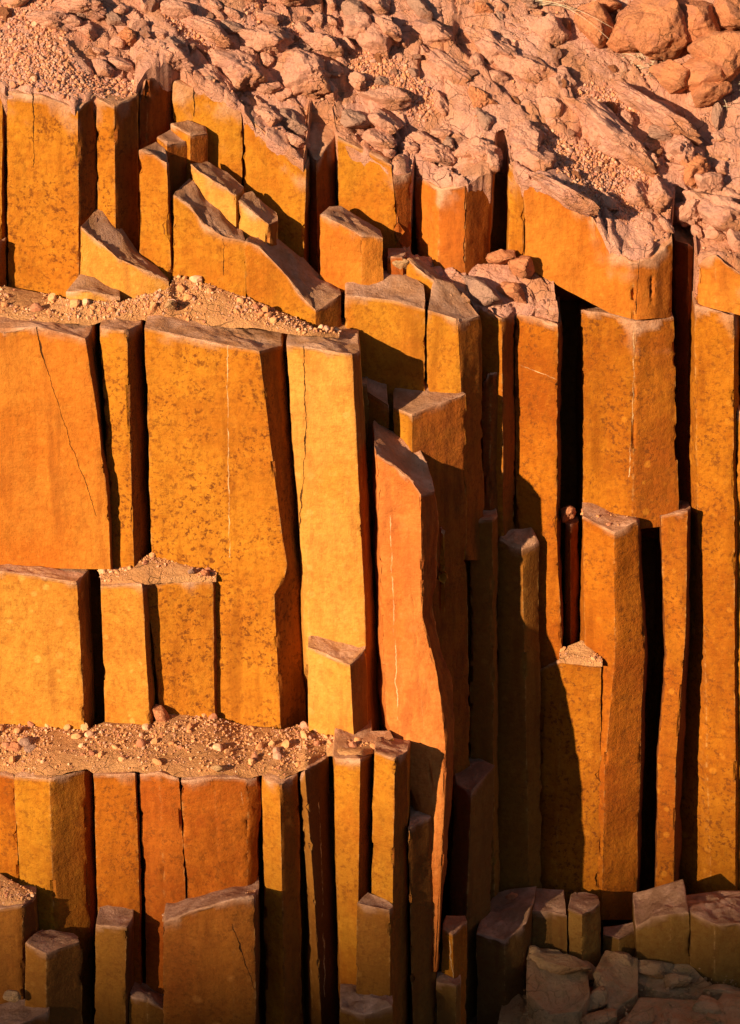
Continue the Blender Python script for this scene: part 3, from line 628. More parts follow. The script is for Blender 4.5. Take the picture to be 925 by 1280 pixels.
G = 'columns of the bottom left row'
rc('brownish column at the left photo edge of the bottom row', [(-60, 958, .2), (18, 970, .06, (25, 1120), (30, 1330))], [(-58, 1330), None], dep=.7, mat='deepo', group=G)
rc('column with bright yellow left face and brown right face, bottom left row', [(18, 970, .05, (27, 1160), (33, 1330)), (62, 973, -.03, (68, 1164), (72, 1330)), (107, 963, .13, (112, 1130), (116, 1330)), (115, 963, .28, (120, 1130), (124, 1330))], None, dep=.7, mat='spot', tints=[None, (.35, .25), SHADE], group=G)
rc('brown column with small pale chips right of the narrow black slot, bottom left row', [(117, 968, .03, (122, 1144), (126, 1330)), (169, 966, .0, (175, 1144), (180, 1330)), (171, 967, .06, (177, 1144), (182, 1330))], None, dep=.7, mat='deepo', tints=[(.2, 0)], group=G)
rc('rounded reddish orange column third from the black slot side, bottom left row', [(172, 967, .04, (178, 1080), (184, 1330)), (198, 966, -.01, (204, 1080), (210, 1330)), (225, 974, -.02, (231, 1090), (236, 1330))], None, dep=.7, mat='rust', tints=[(.2, 0)], group=G)
rc('wide orange column with fan shaped fracture marks, bottom left row', [(227, 975, -.02, (233, 1109), (238, 1330)), (268, 971, -.01, (274, 1109), (280, 1330)), (309, 974, .02, (311, 1109), (314, 1330)), (325, 971, .1, (322, 1117), (324, 1330))], None, dep=.7, mat='rust', group=G, rough=1.4, vein=[(300, 985), (309, 1030)])
rc('column with thin yellow front and dark brown side over the spotted slab', [(327, 971, .06, (329, 1120), (333, 1330)), (350, 980, -.03, (353, 1120), (357, 1330)), (372, 968, .13, (376, 1120), (380, 1330))], None, dep=.7, mat='ochre', tints=[None, (.4, .4)], group=G)
rc('dark leaning column with a shade-darkened side and white scratches', [(375, 973, .12, (382, 1090), (394, 1330)), (381, 963, .06, (392, 1101), (405, 1330)), (409, 946, .36, (419, 1105), (430, 1330))], None, dep=.4, mat='brown', tints=[None, (.1, .9)], vein=[(398, 1000), (403, 1100), (406, 1250)], group=G)
rc('lit ochre column with black right side, left of the plank stone', [(416, 947, .14, (421, 1105), (429, 1330)), (451, 949, .05, (448, 1122), (452, 1330)), (466, 943, .28, (464, 1122), (466, 1330))], None, dep=.55, mat='ochre', tints=[None, SHADE], group=G)
rc('lit orange column with rust side directly under the small plank stone', [(468, 939, .10, (463, 1100), (463, 1330)), (494, 948, .02, (492, 1053), (490, 1330)), (509, 938, .21, (510, 1029), (512, 1330))], None, back=[(514, 921, .6), (470, 915, .65)], mat='ochre', tints=[None, (.7, .3)], group=G)
rc('dark brown lower column in shade left of the leaning orange column foot', [(510, 1034, .14, (513, 1150), (517, 1330)), (540, 1021, .34, (543, 1150), (547, 1330))], None, back=[(536, 1008, .62), (512, 1000, .6)], mat='brown', tints=[(.2, .35)], group=G)

G = 'stumps at the foot of the left cliff'
rc('yellowish stump with pale slanted top below the black sided column', [(446, 1128, -.04), (488, 1138, -.08), (493, 1131, .0)], [(443, 1265), (488, 1270), (492, 1265)], back=[(485, 1124, .06), (459, 1114, .1)], mat='brown', group=G)
rc('very low rubble topped stump at the bottom edge below the yellowish stump', [(424, 1258, -.2), (455, 1268, -.26), (492, 1258, -.2)], 1340, dep=.3, mat='brown', group=G, caprough=.03)
rc('stump piled with red gravel at the left photo edge', [(-60, 1145, -.25), (29, 1131, -.3), (45, 1121, -.12)], [(-60, 1330), (30, 1330), (46, 1330)], dep=.42, rise=.02, mat='brown', tints=[(.3, 0), SHADE], group=G)
rc('short stump with flat grey top and yellow left face near the left edge', [(31, 1177, -.38), (58, 1191, -.45), (103, 1175, -.26)], 1340, back=[(92, 1166, -.08), (50, 1160, -.1)], mat='brown', tints=[None, (.1, .5)], group=G)
rc('lowest stump with small stone on top in the bottom left corner', [(-60, 1292, -.6), (25, 1280, -.63), (60, 1264, -.5)], 1350, dep=.25, mat='brown', tints=[None, SHADE], group=G)
rc('olive brown stump with small pale triangular top, left of the spotted slab', [(120, 1155, -.2, (115, 1330)), (158, 1158, -.25, (157, 1330)), (167, 1145, -.08, (165, 1330))], None, dep=.2, rise=.02, mat='brown', tints=[None, SHADE], group=G)
rc('sunken low block between the olive brown stump and the spotted slab', [(160, 1245, -.2), (184, 1250, -.24), (214, 1265, -.2)], 1340, dep=.25, mat='brown', group=G, caprough=.03)
rc('broad dark slab dotted with round orange lichen spots and a curved crack', [(203, 1151, -.25), (249, 1135, -.28), (292, 1123, -.29), (319, 1119, -.28), (323, 1117, -.08)], 1340, dep=.3, rise=.0, mat='lichen', tints=[(.1, .0), (.1, .0), (.1, .1), SHADE], crack=[(290, 1152), (304, 1195), (319, 1240)], group=G)

G = 'stumps at the foot of the right wall'
rc('tall black sided column with a bluish flat top, centre foot of the cliff', [(568, 978, 1.1, (560, 1150), (562, 1330)), (589, 991, .96, (583, 1150), (580, 1330)), (620, 956, 1.22, (614, 1150), (598, 1330))], None, back=[(596, 945, 1.5), (566, 942, 1.5)], mat='olive', tints=[SHADE, (.1, .3)], group=G)
rc('small post with a bluish top and a white vein below the leaning orange column', [(553, 1160, .42), (566, 1168, .37), (585, 1150, .56)], [(549, 1330), (570, 1330), (583, 1330)], back=[(583, 1143, .68), (556, 1143, .66)], mat='ochre', tints=[None, (.2, .2)], vein=[(561, 1170), (566, 1225)], group=G)
rc('squat ochre stump at the bottom edge under the white veined post', [(545, 1227, .28), (570, 1231, .24), (576, 1226, .36)], 1340, dep=.15, mat='olive', group=G)
rc('big dark round shouldered stump with a flat brown top', [(595, 1166, .92), (631, 1176, .86), (657, 1156, .98), (665, 1134, 1.12)], [(596, 1340), (632, 1340), (656, 1340), (662, 1340)], back=[(672, 1106, 1.5), (620, 1112, 1.5), (606, 1135, 1.3)], mat='olive', tints=[(0, .5), (0, .5), (0, .3)], group=G, material=None)
rc('low dark faced step block right of the round shouldered stump', [(664, 1138, 1.17), (690, 1140, 1.19), (709, 1144, 1.1)], 1240, back=[(706, 1110, 1.5), (668, 1108, 1.5)], mat='olive', tints=[(0, .3)], group=G)
rc('dark cube shaped step block with a flat lit top', [(709, 1135, 1.12), (728, 1143, 1.05), (752, 1128, 1.22)], 1240, back=[(748, 1116, 1.5), (712, 1112, 1.5)], mat='olive', group=G)
rc('low ochre brown step block in the corner of the right wall foot', [(753, 1168, 1.36), (774, 1173, 1.30), (797, 1161, 1.36)], 1240, dep=.12, mat='olive', group=G)
rc('rounded ochre brown block at the foot of the slim spotted column', [(795, 1158, 1.22), (815, 1145, 1.18), (838, 1142, 1.14), (862, 1140, 1.14)], 1240, dep=.4, rise=.05, mat='olive', group=G, caprough=.03)
rc('large block with a peeling pale top at the right edge of the cliff foot', [(862, 1141, 1.12), (893, 1155, 1.03), (985, 1152, 1.05)], 1290, back=[(985, 1112, 1.7), (900, 1112, 1.7), (850, 1118, 1.6)], mat='olive', group=G, caprough=.035)

# ------------------------------------------------------------------ loose stones and gravel
rng = np.random.default_rng(5)
_t = (1 + 5 ** .5) / 2
ICO_V = np.array([(-1, _t, 0), (1, _t, 0), (-1, -_t, 0), (1, -_t, 0), (0, -1, _t), (0, 1, _t), (0, -1, -_t), (0, 1, -_t), (_t, 0, -1), (_t, 0, 1), (-_t, 0, -1), (-_t, 0, 1)]) / 1.902
ICO_F = [(0, 11, 5), (0, 5, 1), (0, 1, 7), (0, 7, 10), (0, 10, 11), (1, 5, 9), (5, 11, 4), (11, 10, 2), (10, 7, 6), (7, 1, 8), (3, 9, 4), (3, 4, 2), (3, 2, 6), (3, 6, 8), (3, 8, 9), (4, 9, 5), (2, 4, 11), (6, 2, 10), (8, 6, 7), (9, 8, 1)]
def subdiv(V, F):
    V = [tuple(v) for v in V]; c = {}; out = []
    def mid(a, b):
        k = (min(a, b), max(a, b))
        if k not in c:
            m = (np.array(V[a]) + np.array(V[b])) / 2; V.append(tuple(m / np.linalg.norm(m))); c[k] = len(V) - 1
        return c[k]
    for a, b, d in F:
        x, y, z = mid(a, b), mid(b, d), mid(d, a); out += [(a, x, z), (b, y, x), (d, z, y), (x, y, z)]
    return np.array(V), out
ICO = [(ICO_V, ICO_F)]
for _ in range(4): ICO.append(subdiv(*ICO[-1]))
def stone_shape(level, seed, planes=13, soft=.06, noise=.05):
    r_ = np.random.default_rng(seed); D, F = ICO[level]
    N = r_.normal(size=(planes, 3)); N /= np.linalg.norm(N, axis=1, keepdims=True); d = r_.uniform(.62, .95, planes)
    c = D @ N.T; rr = np.where(c > .05, d / np.maximum(c, .05), 9); r = np.minimum(rr.min(1), 1.15)
    if level >= 2: r = r * (1 + noise * fbm(D * 2.3 + seed, seed % 97, 4, .6) * 2)
    return D * r[:, None], F
def rot(r_):
    q = r_.normal(size=4); q /= np.linalg.norm(q); w, x, y, z = q
    return np.array([[1 - 2 * (y * y + z * z), 2 * (x * y - z * w), 2 * (x * z + y * w)], [2 * (x * y + z * w), 1 - 2 * (x * x + z * z), 2 * (y * z - x * w)], [2 * (x * z - y * w), 2 * (y * z + x * w), 1 - 2 * (x * x + y * y)]])
TEMPL = [stone_shape(0, 100 + k, 7) for k in range(10)]; TEMPL1 = [stone_shape(1, 140 + k, 10) for k in range(10)]
def stones(pos, size, big=.02):
    V = []; F = []; n = 0
    for p, s_ in zip(pos, size):
        T_ = TEMPL1 if s_ > big else TEMPL; tv, tf = T_[rng.integers(10)]
        v = (tv * rng.uniform(.6, 1.15, 3)) @ rot(rng).T * s_ + p
        V.append(v); F += [(a + n, b + n, c + n) for a, b, c in tf]; n += len(tv)
    return np.vstack(V), F
def two_mat(name, V1, F1, m1, V2, F2, m2):
    V = np.vstack([V1, V2]); n = len(V1); F = list(F1) + [tuple(i + n for i in f) for f in F2]
    o = mesh_obj(name, V, F, m1, origin=np.zeros(3), smooth=False); o.data.materials.append(m2)
    o.data.polygons.foreach_set('material_index', [0] * len(F1) + [1] * len(F2))
    o.data.polygons.foreach_set('use_smooth', [True] * len(F1) + [False] * len(F2)); return o
def gravel_bed(label, back, front, n, bulge=.02, smin=.004, smax=.02, mat=M_SAND, drop=.03, patch=None):
    B = np.array([at(*p) for p in back]); Fr = np.array([at(*p) for p in front])
    x0 = max(B[0, 0], Fr[0, 0]); nx = max(12, int((B[-1, 0] - B[0, 0]) / .016))
    u = np.linspace(0, 1, nx); v = np.linspace(0, 1, 34)
    def P(u, v):
        bx = B[0, 0] + u * (B[-1, 0] - B[0, 0]); fx = Fr[0, 0] + u * (Fr[-1, 0] - Fr[0, 0])
        b = np.stack([bx, np.interp(bx, B[:, 0], B[:, 1]), np.interp(bx, B[:, 0], B[:, 2])], -1)
        f = np.stack([fx, np.interp(fx, Fr[:, 0], Fr[:, 1]), np.interp(fx, Fr[:, 0], Fr[:, 2])], -1)
        q = b * (1 - v)[..., None] + f * v[..., None]
        w = .03 * fbm(q * 7, 33, 3); q[..., 1] += w * np.sin(np.pi * v) * .5
        e = np.sin(np.pi * np.clip(v, 0, 1)) ** .6
        q[..., 2] += bulge * e + .014 * fbm(q * 9, 31, 4) * e + .004 * fbm(q * 40, 32, 2) - drop * sstep(.86, 1, v) * (.5 + .5 * fbm(q * 11, 35, 2))
        return q
    U, Vv = np.meshgrid(u, v); G_ = P(U, Vv); V1 = G_.reshape(-1, 3)
    F1 = [(j * nx + i, (j + 1) * nx + i, (j + 1) * nx + i + 1, j * nx + i + 1) for j in range(33) for i in range(nx - 1)]
    uu = rng.uniform(0, 1, n * 2); vv = rng.beta(1.1, 1.3, n * 2) * .97; q = P(uu, vv)
    keep = (fbm(q * 4, 41, 3) + rng.uniform(-.35, .35, n * 2)) > -.12; q = q[keep][:n]
    sz = smin * .8 + (smax - smin) * rng.beta(.7, 8, len(q)); bg_ = rng.random(len(q)) < .012; sz = np.where(bg_, rng.uniform(.6, 1.15, len(q)) * smax, sz); q[:, 2] += sz * .3
    V2, F2 = stones(q, sz)
    o = two_mat('gravel', V1, F1, mat, V2, F2, M_GRAV); tag(o, label, 'gravel', None, 'stuff'); return o
gravel_bed('sandy gravel bed on the wide lower ledge', [(-60, 905, .6), (0, 905, .62), (107, 912, .58), (130, 903, .68), (190, 905, .66), (205, 888, .8), (270, 896, .78), (300, 905, .8), (353, 912, .68), (384, 903, .85), (443, 928, .56), (466, 915, .72)],
    [(-60, 952, .22), (18, 966, .09), (62, 968, .0), (107, 959, .08), (117, 963, .05), (170, 962, .03), (225, 969, .01), (268, 967, .02), (309, 970, .05), (327, 967, .09), (350, 974, .02), (373, 963, .16), (381, 959, .12), (408, 943, .4), (420, 943, .2), (450, 945, .12), (468, 938, .3)], 4200, smax=.034)
gravel_bed('loose gravel bed along the upper ledge over the big slabs', [(-60, 352, 1.4), (8, 358, 1.4), (60, 368, 1.38), (85, 375, 1.12), (150, 378, 1.14), (212, 360, 1.25), (217, 345, 1.4), (260, 355, 1.38), (307, 372, 1.33), (350, 390, 1.29), (395, 412, 1.26), (428, 415, 1.3)],
    [(-60, 402, .86), (0, 398, .95), (60, 401, .93), (107, 403, .98), (160, 397, 1.08), (178, 398, 1.12), (240, 402, 1.12), (350, 412, 1.05), (385, 417, 1.04), (424, 419, 1.15)], 3000, smax=.036)
gravel_bed('small gravel pocket on the two short spotted blocks', [(124, 714, .86), (165, 702, .86), (190, 694, .90), (230, 706, .86), (272, 716, .84)], [(126, 729, .72), (178, 728, .66), (230, 725, .74), (270, 725, .75)], 900, smax=.03, bulge=.015)
gravel_bed('gravel sprinkle on top of the two sided right wall column', [(726, 636, 1.92), (760, 641, 1.92), (795, 646, 1.86)], [(728, 647, 1.76), (760, 658, 1.69), (784, 660, 1.68)], 260, smax=.03, bulge=.0)
gravel_bed('little gravel heap on the broad speckled lower column', [(699, 812, 1.74), (728, 800, 1.78), (753, 824, 1.66)], [(699, 826, 1.63), (728, 829, 1.6), (753, 831, 1.59)], 380, smax=.024, bulge=.01)
gravel_bed('red gravel pile on the stump at the left edge', [(-60, 1092, .02), (0, 1092, .04), (28, 1108, -.04), (46, 1120, -.1)], [(-60, 1143, -.23), (0, 1139, -.27), (28, 1131, -.28), (44, 1122, -.14)], 600, smax=.03, bulge=.02)
gravel_bed('thin line of gravel along the top of the lichen spotted slab', [(203, 1142, -.05), (250, 1126, -.05), (320, 1112, -.05)], [(203, 1150, -.2), (250, 1134, -.23), (318, 1120, -.24)], 420, smax=.02, bulge=.0)

# gravel on the upper slope
def slope_gravel():
    pts = []; szs = []
    for (cx, cy, rx, ry), spot in zip(GRAV_W, GRAV_SPOTS):
        n = int(5200 * rx * ry * 3.14 / .35)
        n = min(n, 2600)
        x = cx + rng.uniform(-1.2, 1.2, n) * rx; y = cy + rng.uniform(-1.2, 1.2, n) * ry
        m = gmask(x, y) > rng.uniform(.1, .9, n); x, y = x[m], y[m]
        sz = .005 + .026 * rng.beta(.9, 5, len(x)); pts.append(np.stack([x, y, tz(x, y) + sz * .3], -1)); szs.append(sz)
    n = 5200; x = rng.uniform(-2.6, 2.7, n); y = np.interp(x, FX, FY) + rng.uniform(.02, 1.9, n)
    sz = .004 + .018 * rng.beta(.9, 6, n); pts.append(np.stack([x, y, tz(x, y) + sz * .3], -1)); szs.append(sz)
    P_ = np.vstack(pts); S_ = np.concatenate(szs); ok = P_[:, 1] > np.interp(P_[:, 0], FX, FY) + .02
    V, F = stones(P_[ok], S_[ok])
    o = mesh_obj('gravel', V, F, M_GRAV2, origin=np.zeros(3), smooth=False); tag(o, 'loose red gravel scattered over the crusted upper slope', 'gravel', None, 'stuff')
slope_gravel()

# rocky filler slopes between the columns
def rock_patch(back, front, mat, amp, name='terrain', skirt=.25, sharp=50, nv=40):
    B = np.array([at(*p) for p in back]); Fr = np.array([at(*p) for p in front]); nx = int((B[-1, 0] - B[0, 0]) / .014)
    u = np.linspace(0, 1, nx)[None]; v = np.concatenate([np.linspace(0, 1, nv), [1.0]])[:, None]
    bx = B[0, 0] + u * (B[-1, 0] - B[0, 0]); fx = Fr[0, 0] + u * (Fr[-1, 0] - Fr[0, 0])
    b = np.stack([bx, np.interp(bx, B[:, 0], B[:, 1]), np.interp(bx, B[:, 0], B[:, 2])], -1); f = np.stack([fx, np.interp(fx, Fr[:, 0], Fr[:, 1]), np.interp(fx, Fr[:, 0], Fr[:, 2])], -1)
    q = b * (1 - v)[..., None] + f * v[..., None]
    q[..., 2] += lumps(q[..., 0] * 1.5 + 3, q[..., 1] * 1.5, q[..., 0] * 0) * amp
    q[-1, :, 2] = q[-2, :, 2] - skirt; q[-1, :, 1] += skirt * .6
    V = q.reshape(-1, 3); nvv = nv + 1
    F = [(j * nx + i, (j + 1) * nx + i, (j + 1) * nx + i + 1, j * nx + i + 1) for j in range(nvv - 1) for i in range(nx - 1)]
    o = mesh_obj(name, V, F, mat, origin=np.zeros(3), sharp=sharp); o['kind'] = 'structure'; return o
rock_patch([(498, 316, 1.98), (545, 326, 1.98), (581, 330, 1.95), (610, 328, 2.0), (655, 334, 2.0), (690, 355, 1.99)],
           [(520, 345, 1.70), (560, 374, 1.62), (598, 386, 1.72), (628, 396, 1.67), (645, 390, 1.8), (668, 393, 1.77), (698, 403, 1.74)], M_CRUST, .8)
rock_patch([(640, 1205, 1.35), (760, 1216, 1.35), (860, 1222, 1.25), (985, 1252, 1.15)], [(600, 1375, -.1), (760, 1390, -.2), (860, 1390, -.2), (985, 1390, -.2)], M_STEP, .45, nv=90)
rock_patch([(-80, 1300, -.1), (600, 1300, .3)], [(-80, 1420, -1.2), (600, 1420, -1.2)], M_STEP, .7, nv=60)

G = 'flat stone slabs at the foot of the right wall'
def slab(label, front, back, drop=60, **k):
    return rc(label, front, [p[1] + drop for p in front], back=back, mat='brown', material=M_STEP, name='rock_slab', cat='rock slab', group=G, caprough=.02, rough=1.6, **k)
slab('largest tilted slab of the lower right foot, split across, left of the others', [(656, 1239, .6), (686, 1268, .5), (725, 1264, .5), (741, 1240, .64)], [(736, 1215, .95), (700, 1186, 1.12), (660, 1182, 1.08)], 90)
slab('slab with a notched right corner directly right of the split tilted slab', [(741, 1216, .85), (763, 1264, .62), (799, 1240, .78)], [(797, 1197, 1.12), (757, 1187, 1.15)], 70)
slab('broad rough slab lying in front of the ochre brown blocks', [(778, 1222, .98), (815, 1236, .88), (872, 1246, .82), (890, 1232, .9)], [(862, 1204, 1.15), (806, 1200, 1.18)], 60)
slab('long low slab along the bottom edge right of centre', [(770, 1290, .3), (850, 1300, .2), (905, 1275, .4)], [(880, 1250, .68), (800, 1246, .72)], 60)
slab('grey green slab in the bottom right corner', [(880, 1270, .42), (930, 1290, .3), (985, 1285, .35)], [(985, 1240, .8), (905, 1236, .82)], 60)

# ------------------------------------------------------------------ boulders
def boulder(label, px, py, w, h, ang, mat=M_CRUST, depth=None, surf=None, group=None, name='boulder', cat='boulder', planes=13, sink=.3, level=4, seed=None, noise=.07):
    SEED[0] += 1; sd = seed or SEED[0] * 17
    V, F = stone_shape(level, sd, planes, noise=noise)
    c = on_slope(px, py) if surf is None else at(px, py, surf)
    ds = np.linalg.norm(c - CAM) / DIST * 1.08; a = w * .0050 / 2 * ds; b = h * .0050 / 2 * ds; dp = depth or (min(a, b) * 1.2 + max(a, b) * .25)
    V = V * np.array([a, dp, b])
    ca, sa = math.cos(-R(ang)), math.sin(-R(ang))
    x, z = V[:, 0] * ca - V[:, 2] * sa, V[:, 0] * sa + V[:, 2] * ca
    y = V[:, 1]
    cp, sp_ = math.cos(PITCH), math.sin(PITCH)      # stand it on the slope, seen at its traced outline
    V = np.column_stack([x, y * cp + z * sp_, -y * sp_ + z * cp])
    V = V + V / (np.linalg.norm(V, axis=1, keepdims=True) + 1e-6) * (min(a, b) * .10 * fbm(V * 14 + sd, 7, 4, .6))[:, None]
    V = V + c + np.array([0, dp * sink, 0]) * 1.0
    o = mesh_obj(name, V, F, mat, sharp=35); tag(o, label, cat, group, 'thing'); return o
G = 'boulders of the heap at the top right'
BB = M_BOULD
for a in [
    ('squarish orange boulder standing upright, left of the heap of rounded boulders', 781, 37, 50, 58, 20), ('pale orange boulder leaning left of the squarish upright one', 741, 22, 56, 50, 35),
    ('largest boulder of the heap, cut by the top edge of the photo', 822, 30, 78, 92, -25), ('round boulder right of the largest heap boulder, with a white streak', 862, 20, 60, 60, 10),
    ('boulder in the top right corner of the photo', 912, 12, 50, 56, 0), ('wide smooth boulder at the right edge beneath the corner boulder', 902, 62, 76, 78, -30),
    ('low boulder tucked under the smooth wide right edge boulder', 872, 92, 62, 50, 20), ('oval reddish boulder lying alone just below the heap', 842, 92, 58, 36, 8),
    ('shadowed reddish boulder right of the oval lone boulder', 885, 108, 50, 46, 0), ('small boulder wedged at the top between heap and straw', 757, 4, 40, 26, 0)]:
    boulder(*a, mat=BB, group=G, sink=-.45, planes=22, noise=.05)
G = 'rock lumps embedded in the upper slope'
for a in [
    ('long weathered slab ridge slanting down right below the oval boulder', 820, 142, 120, 30, 32), ('long pink slab ridge left of and parallel to the slanting ridge', 762, 165, 130, 42, 36),
    ('knobbly end block of the long pink slab ridge', 850, 188, 50, 44, 30), ('small block under the knobbly ridge end', 870, 213, 42, 34, 10),
    ('rounded crust lump with an orange broken front, upper middle', 385, 92, 66, 54, 12), ('cracked crust lump left of the orange broken fronted one', 302, 88, 66, 52, 20),
    ('smooth mauve cobble behind the orange broken fronted lump', 405, 55, 44, 32, 15), ('tall crust lump above the cracked lump', 330, 52, 60, 42, 30),
    ('flat pale slab in the gravel near the top left corner', 60, 25, 66, 22, 6), ('bright pale boulder cut by the top edge at upper left', 95, 8, 60, 28, 10),
    ('small dark topped stone with orange face among upper left gravel', 164, 48, 26, 20, 10), ('crust lump above the rust fluted block', 205, 68, 60, 26, 30),
    ('orange round stone sitting on the rubble right of centre', 598, 123, 38, 30, 15), ('long crust bar above the orange round stone', 560, 85, 80, 26, 30),
    ('lumpy crust block near the top centre', 480, 42, 52, 36, 20), ('slanting crust block right of the lumpy top centre block', 620, 62, 70, 34, 35), ('shaded slab below the slanting crust block', 655, 85, 80, 34, 30),
    ('crust block above the thin ochre column', 655, 178, 66, 40, 45), ('pale crust ridge above the biggest orange block', 700, 238, 86, 24, 28), ('crust knob beside the head of the dark recess', 822, 243, 44, 34, 50),
    ('pale boulder at the right edge above the knobbly block', 900, 268, 84, 42, 20), ('round lump of pink crust above the twin faced column', 600, 190, 52, 34, 20), ('crust lump left of the pink lump above the twin faced column', 545, 195, 54, 26, 15),
    ('small dark grey stone in the gravel hollow', 765, 177, 24, 12, 5), ('little orange stone left of the dark grey stone', 741, 170, 16, 14, 0), ('narrow rock at the head of the dark recess', 862, 262, 36, 30, 40),
    ('flat crust plate left of the mauve cobble', 265, 40, 70, 24, 25), ('crust plate above the recessed ochre wall block', 262, 92, 58, 22, 30)]:
    small = a[0].startswith(('small dark', 'little', 'orange round', 'small block'))
    boulder(*a, mat=BB if small else M_CRUST, group=G, sink=-.05, noise=.14)
boulder('small bright red boulder on the lump row right of centre', 604, 12, 30, 20, 20, mat=BB, group=G)
# loose stones that nothing tells apart
slb = 'rough reddish stone lying loose on the crusted upper slope'
protos = []
for k in range(7):
    V, F = stone_shape(3, 900 + k * 13, 11, noise=.08); me_o = mesh_obj('loose_stone', V, F, BB if k % 2 else M_CRUST, origin=np.zeros(3), sharp=35); protos.append(me_o)
k = 0
while k < 70:
    px, py = rng.uniform(5, 920), rng.uniform(0, 300)
    p = on_slope(px, py)
    if p[1] < np.interp(p[0], FX, FY) + .06: continue
    o = protos[k % 7] if k < 7 else protos[k % 7].copy()
    if k >= 7: COL.objects.link(o)
    s_ = .02 + .06 * rng.beta(1.1, 3.2)
    o.scale = tuple(s_ * rng.uniform(.6, 1.25, 3)); o.rotation_euler = tuple(rng.uniform(0, 6.28, 3))
    o.location = (p[0], p[1], float(tz(p[0], p[1])) + s_ * .15); tag(o, slb, 'stone', 'loose stones on the upper slope', 'thing'); k += 1
# angular blocks of crust breaking out of the slope and along its rim
MARKS = [('the broad speckled column', 60, 125), ('the slim rust sided column', 146, 112), ('the rust fluted block', 205, 80), ('the recessed ochre wall block', 262, 105), ('the large sloping topped block', 345, 160), ('the deep black cleft', 400, 150),
         ('the wide ochre block right of the cleft', 456, 170), ('the twin faced rust column', 570, 210), ('the black slot', 627, 195), ('the biggest orange block', 720, 225), ('the last facet of the biggest orange block', 815, 290), ('the knobbly right edge block', 900, 290),
         ('the orange broken fronted lump', 385, 92), ('the orange round stone', 598, 123), ('the long pink slab ridge', 762, 165), ('the gravel hollow', 700, 190), ('the heap of boulders', 800, 70), ('the top left gravel', 60, 60), ('the top edge of the photo', 300, 5), ('the lumpy top centre block', 480, 42)]
seen = {}
G = 'angular blocks of pink crust on the upper slope'
def crust_block(px, py, w, h, ang):
    mk = min(MARKS, key=lambda q: (q[1] - px) ** 2 + (q[2] - py) ** 2)
    dx, dy = px - mk[1], py - mk[2]
    rel = ('left of' if dx < 0 else 'right of') if abs(dx) > abs(dy) else ('above' if dy < 0 else 'below')
    size = 'small' if w < 26 else ('middling' if w < 42 else 'large'); form = 'long' if w / h > 1.9 else ('chunky' if w / h < 1.35 else 'slanting')
    base = f'{size} {form} pink crust block {rel} {mk[0]}'
    if base in seen: 
        for extra in ('flat', 'cracked', 'low', 'rough', 'tilted', 'blunt', 'broken', 'sharp edged'):
            b2 = f'{size} {form} {extra} pink crust block {rel} {mk[0]}'
            if b2 not in seen: base = b2; break
    seen[base] = 1
    boulder(base, px, py, w, h, ang, mat=M_CRUST if rng.random() < .8 else M_PINK, group=G, name='crust_block', cat='rock block', planes=int(rng.integers(9, 15)), sink=.12, level=3 if w < 34 else 4, noise=.10)
placed = []
tries = 0
while len(placed) < 150 and tries < 9000:
    tries += 1
    px = rng.uniform(-5, 930); w = 15 + 50 * rng.beta(1.3, 2.6); top_y = np.interp(px, [0, 120, 215, 300, 380, 500, 620, 700, 780, 850, 925], [112, 112, 82, 130, 190, 200, 208, 228, 290, 290, 310])
    rim = rng.random() < .35
    py = top_y - rng.uniform(2, 22) if rim else rng.uniform(-5, top_y - 12)
    if px > 700 and py < 125: continue
    if any(((px - a) / rx) ** 2 + ((py - b) / ry) ** 2 < .8 for a, b, rx, ry in GRAV_SPOTS): continue
    h = w / rng.uniform(1.1, 2.3)
    if any(math.hypot(px - a, (py - b) * 1.5) < (w + c_) * .36 for a, b, c_ in placed): continue
    P0 = on_slope(px, py)
    if P0[1] < np.interp(P0[0], FX, FY) + .03 + w * .0012: continue
    placed.append((px, py, w)); crust_block(px, py, w, h, rng.normal(32, 16))
# stones on the ledges
G = 'single stones on the ledges'
for a in [('pink stone at the left end of the lower ledge', 38, 938, 20, 16, 0, 25, .32), ('rounder pale stone right of the pink stone on the lower ledge', 33, 929, 20, 14, 10, 0, .38), ('orange chunk on the lower ledge near the left edge', 22, 935, 22, 15, 0, 0, .35),
          ('flat grey stone on the front rim of the lower ledge', 272, 961, 15, 10, 15, 0, .06), ('pale stone at the right end of the gravel pocket', 240, 714, 11, 9, 0, 0, .76), ('tan stone at the very right of the gravel pocket', 258, 717, 11, 8, 0, 0, .75),
          ('tan pebble topping the pencil thin column', 709, 641, 20, 20, 0, 0, 1.9), ('grey stone in the upper ledge gravel', 212, 381, 14, 12, 0, 0, 1.12), ('dark stone on top of the bottom left corner stump', 16, 1246, 20, 16, 0, 0, -.45),
          ('thin shard leaning at the foot of the black slot on the lower ledge', 200, 893, 16, 30, -25, 0, .7), ('rounded stone at the foot of the black slot under the crust', 628, 322, 36, 20, -15, 0, 1.95), ('broken rock beside the rounded stone under the black slot', 648, 332, 34, 26, 20, 0, 1.9),
          ('grey speckled lump at the corner below the black cleft', 503, 330, 22, 16, 10, 0, 1.72), ('pale rough rock on the slope left of the veined column', 600, 366, 60, 26, 28, 0, 1.8), ('brown rock lump above the veined column', 640, 366, 40, 22, 20, 0, 1.86), ('stone on the low rim above the broad step block', 640, 1120, 16, 8, 0, 0, 1.3)]:
    boulder(a[0], *a[1:6], mat=M_PINK if 'pink' in a[0] or 'pale' in a[0] else (M_STEP if 'grey' in a[0] or 'dark' in a[0] else BB), surf=a[7], group=G, level=3, sink=0, cat='stone', name='stone')
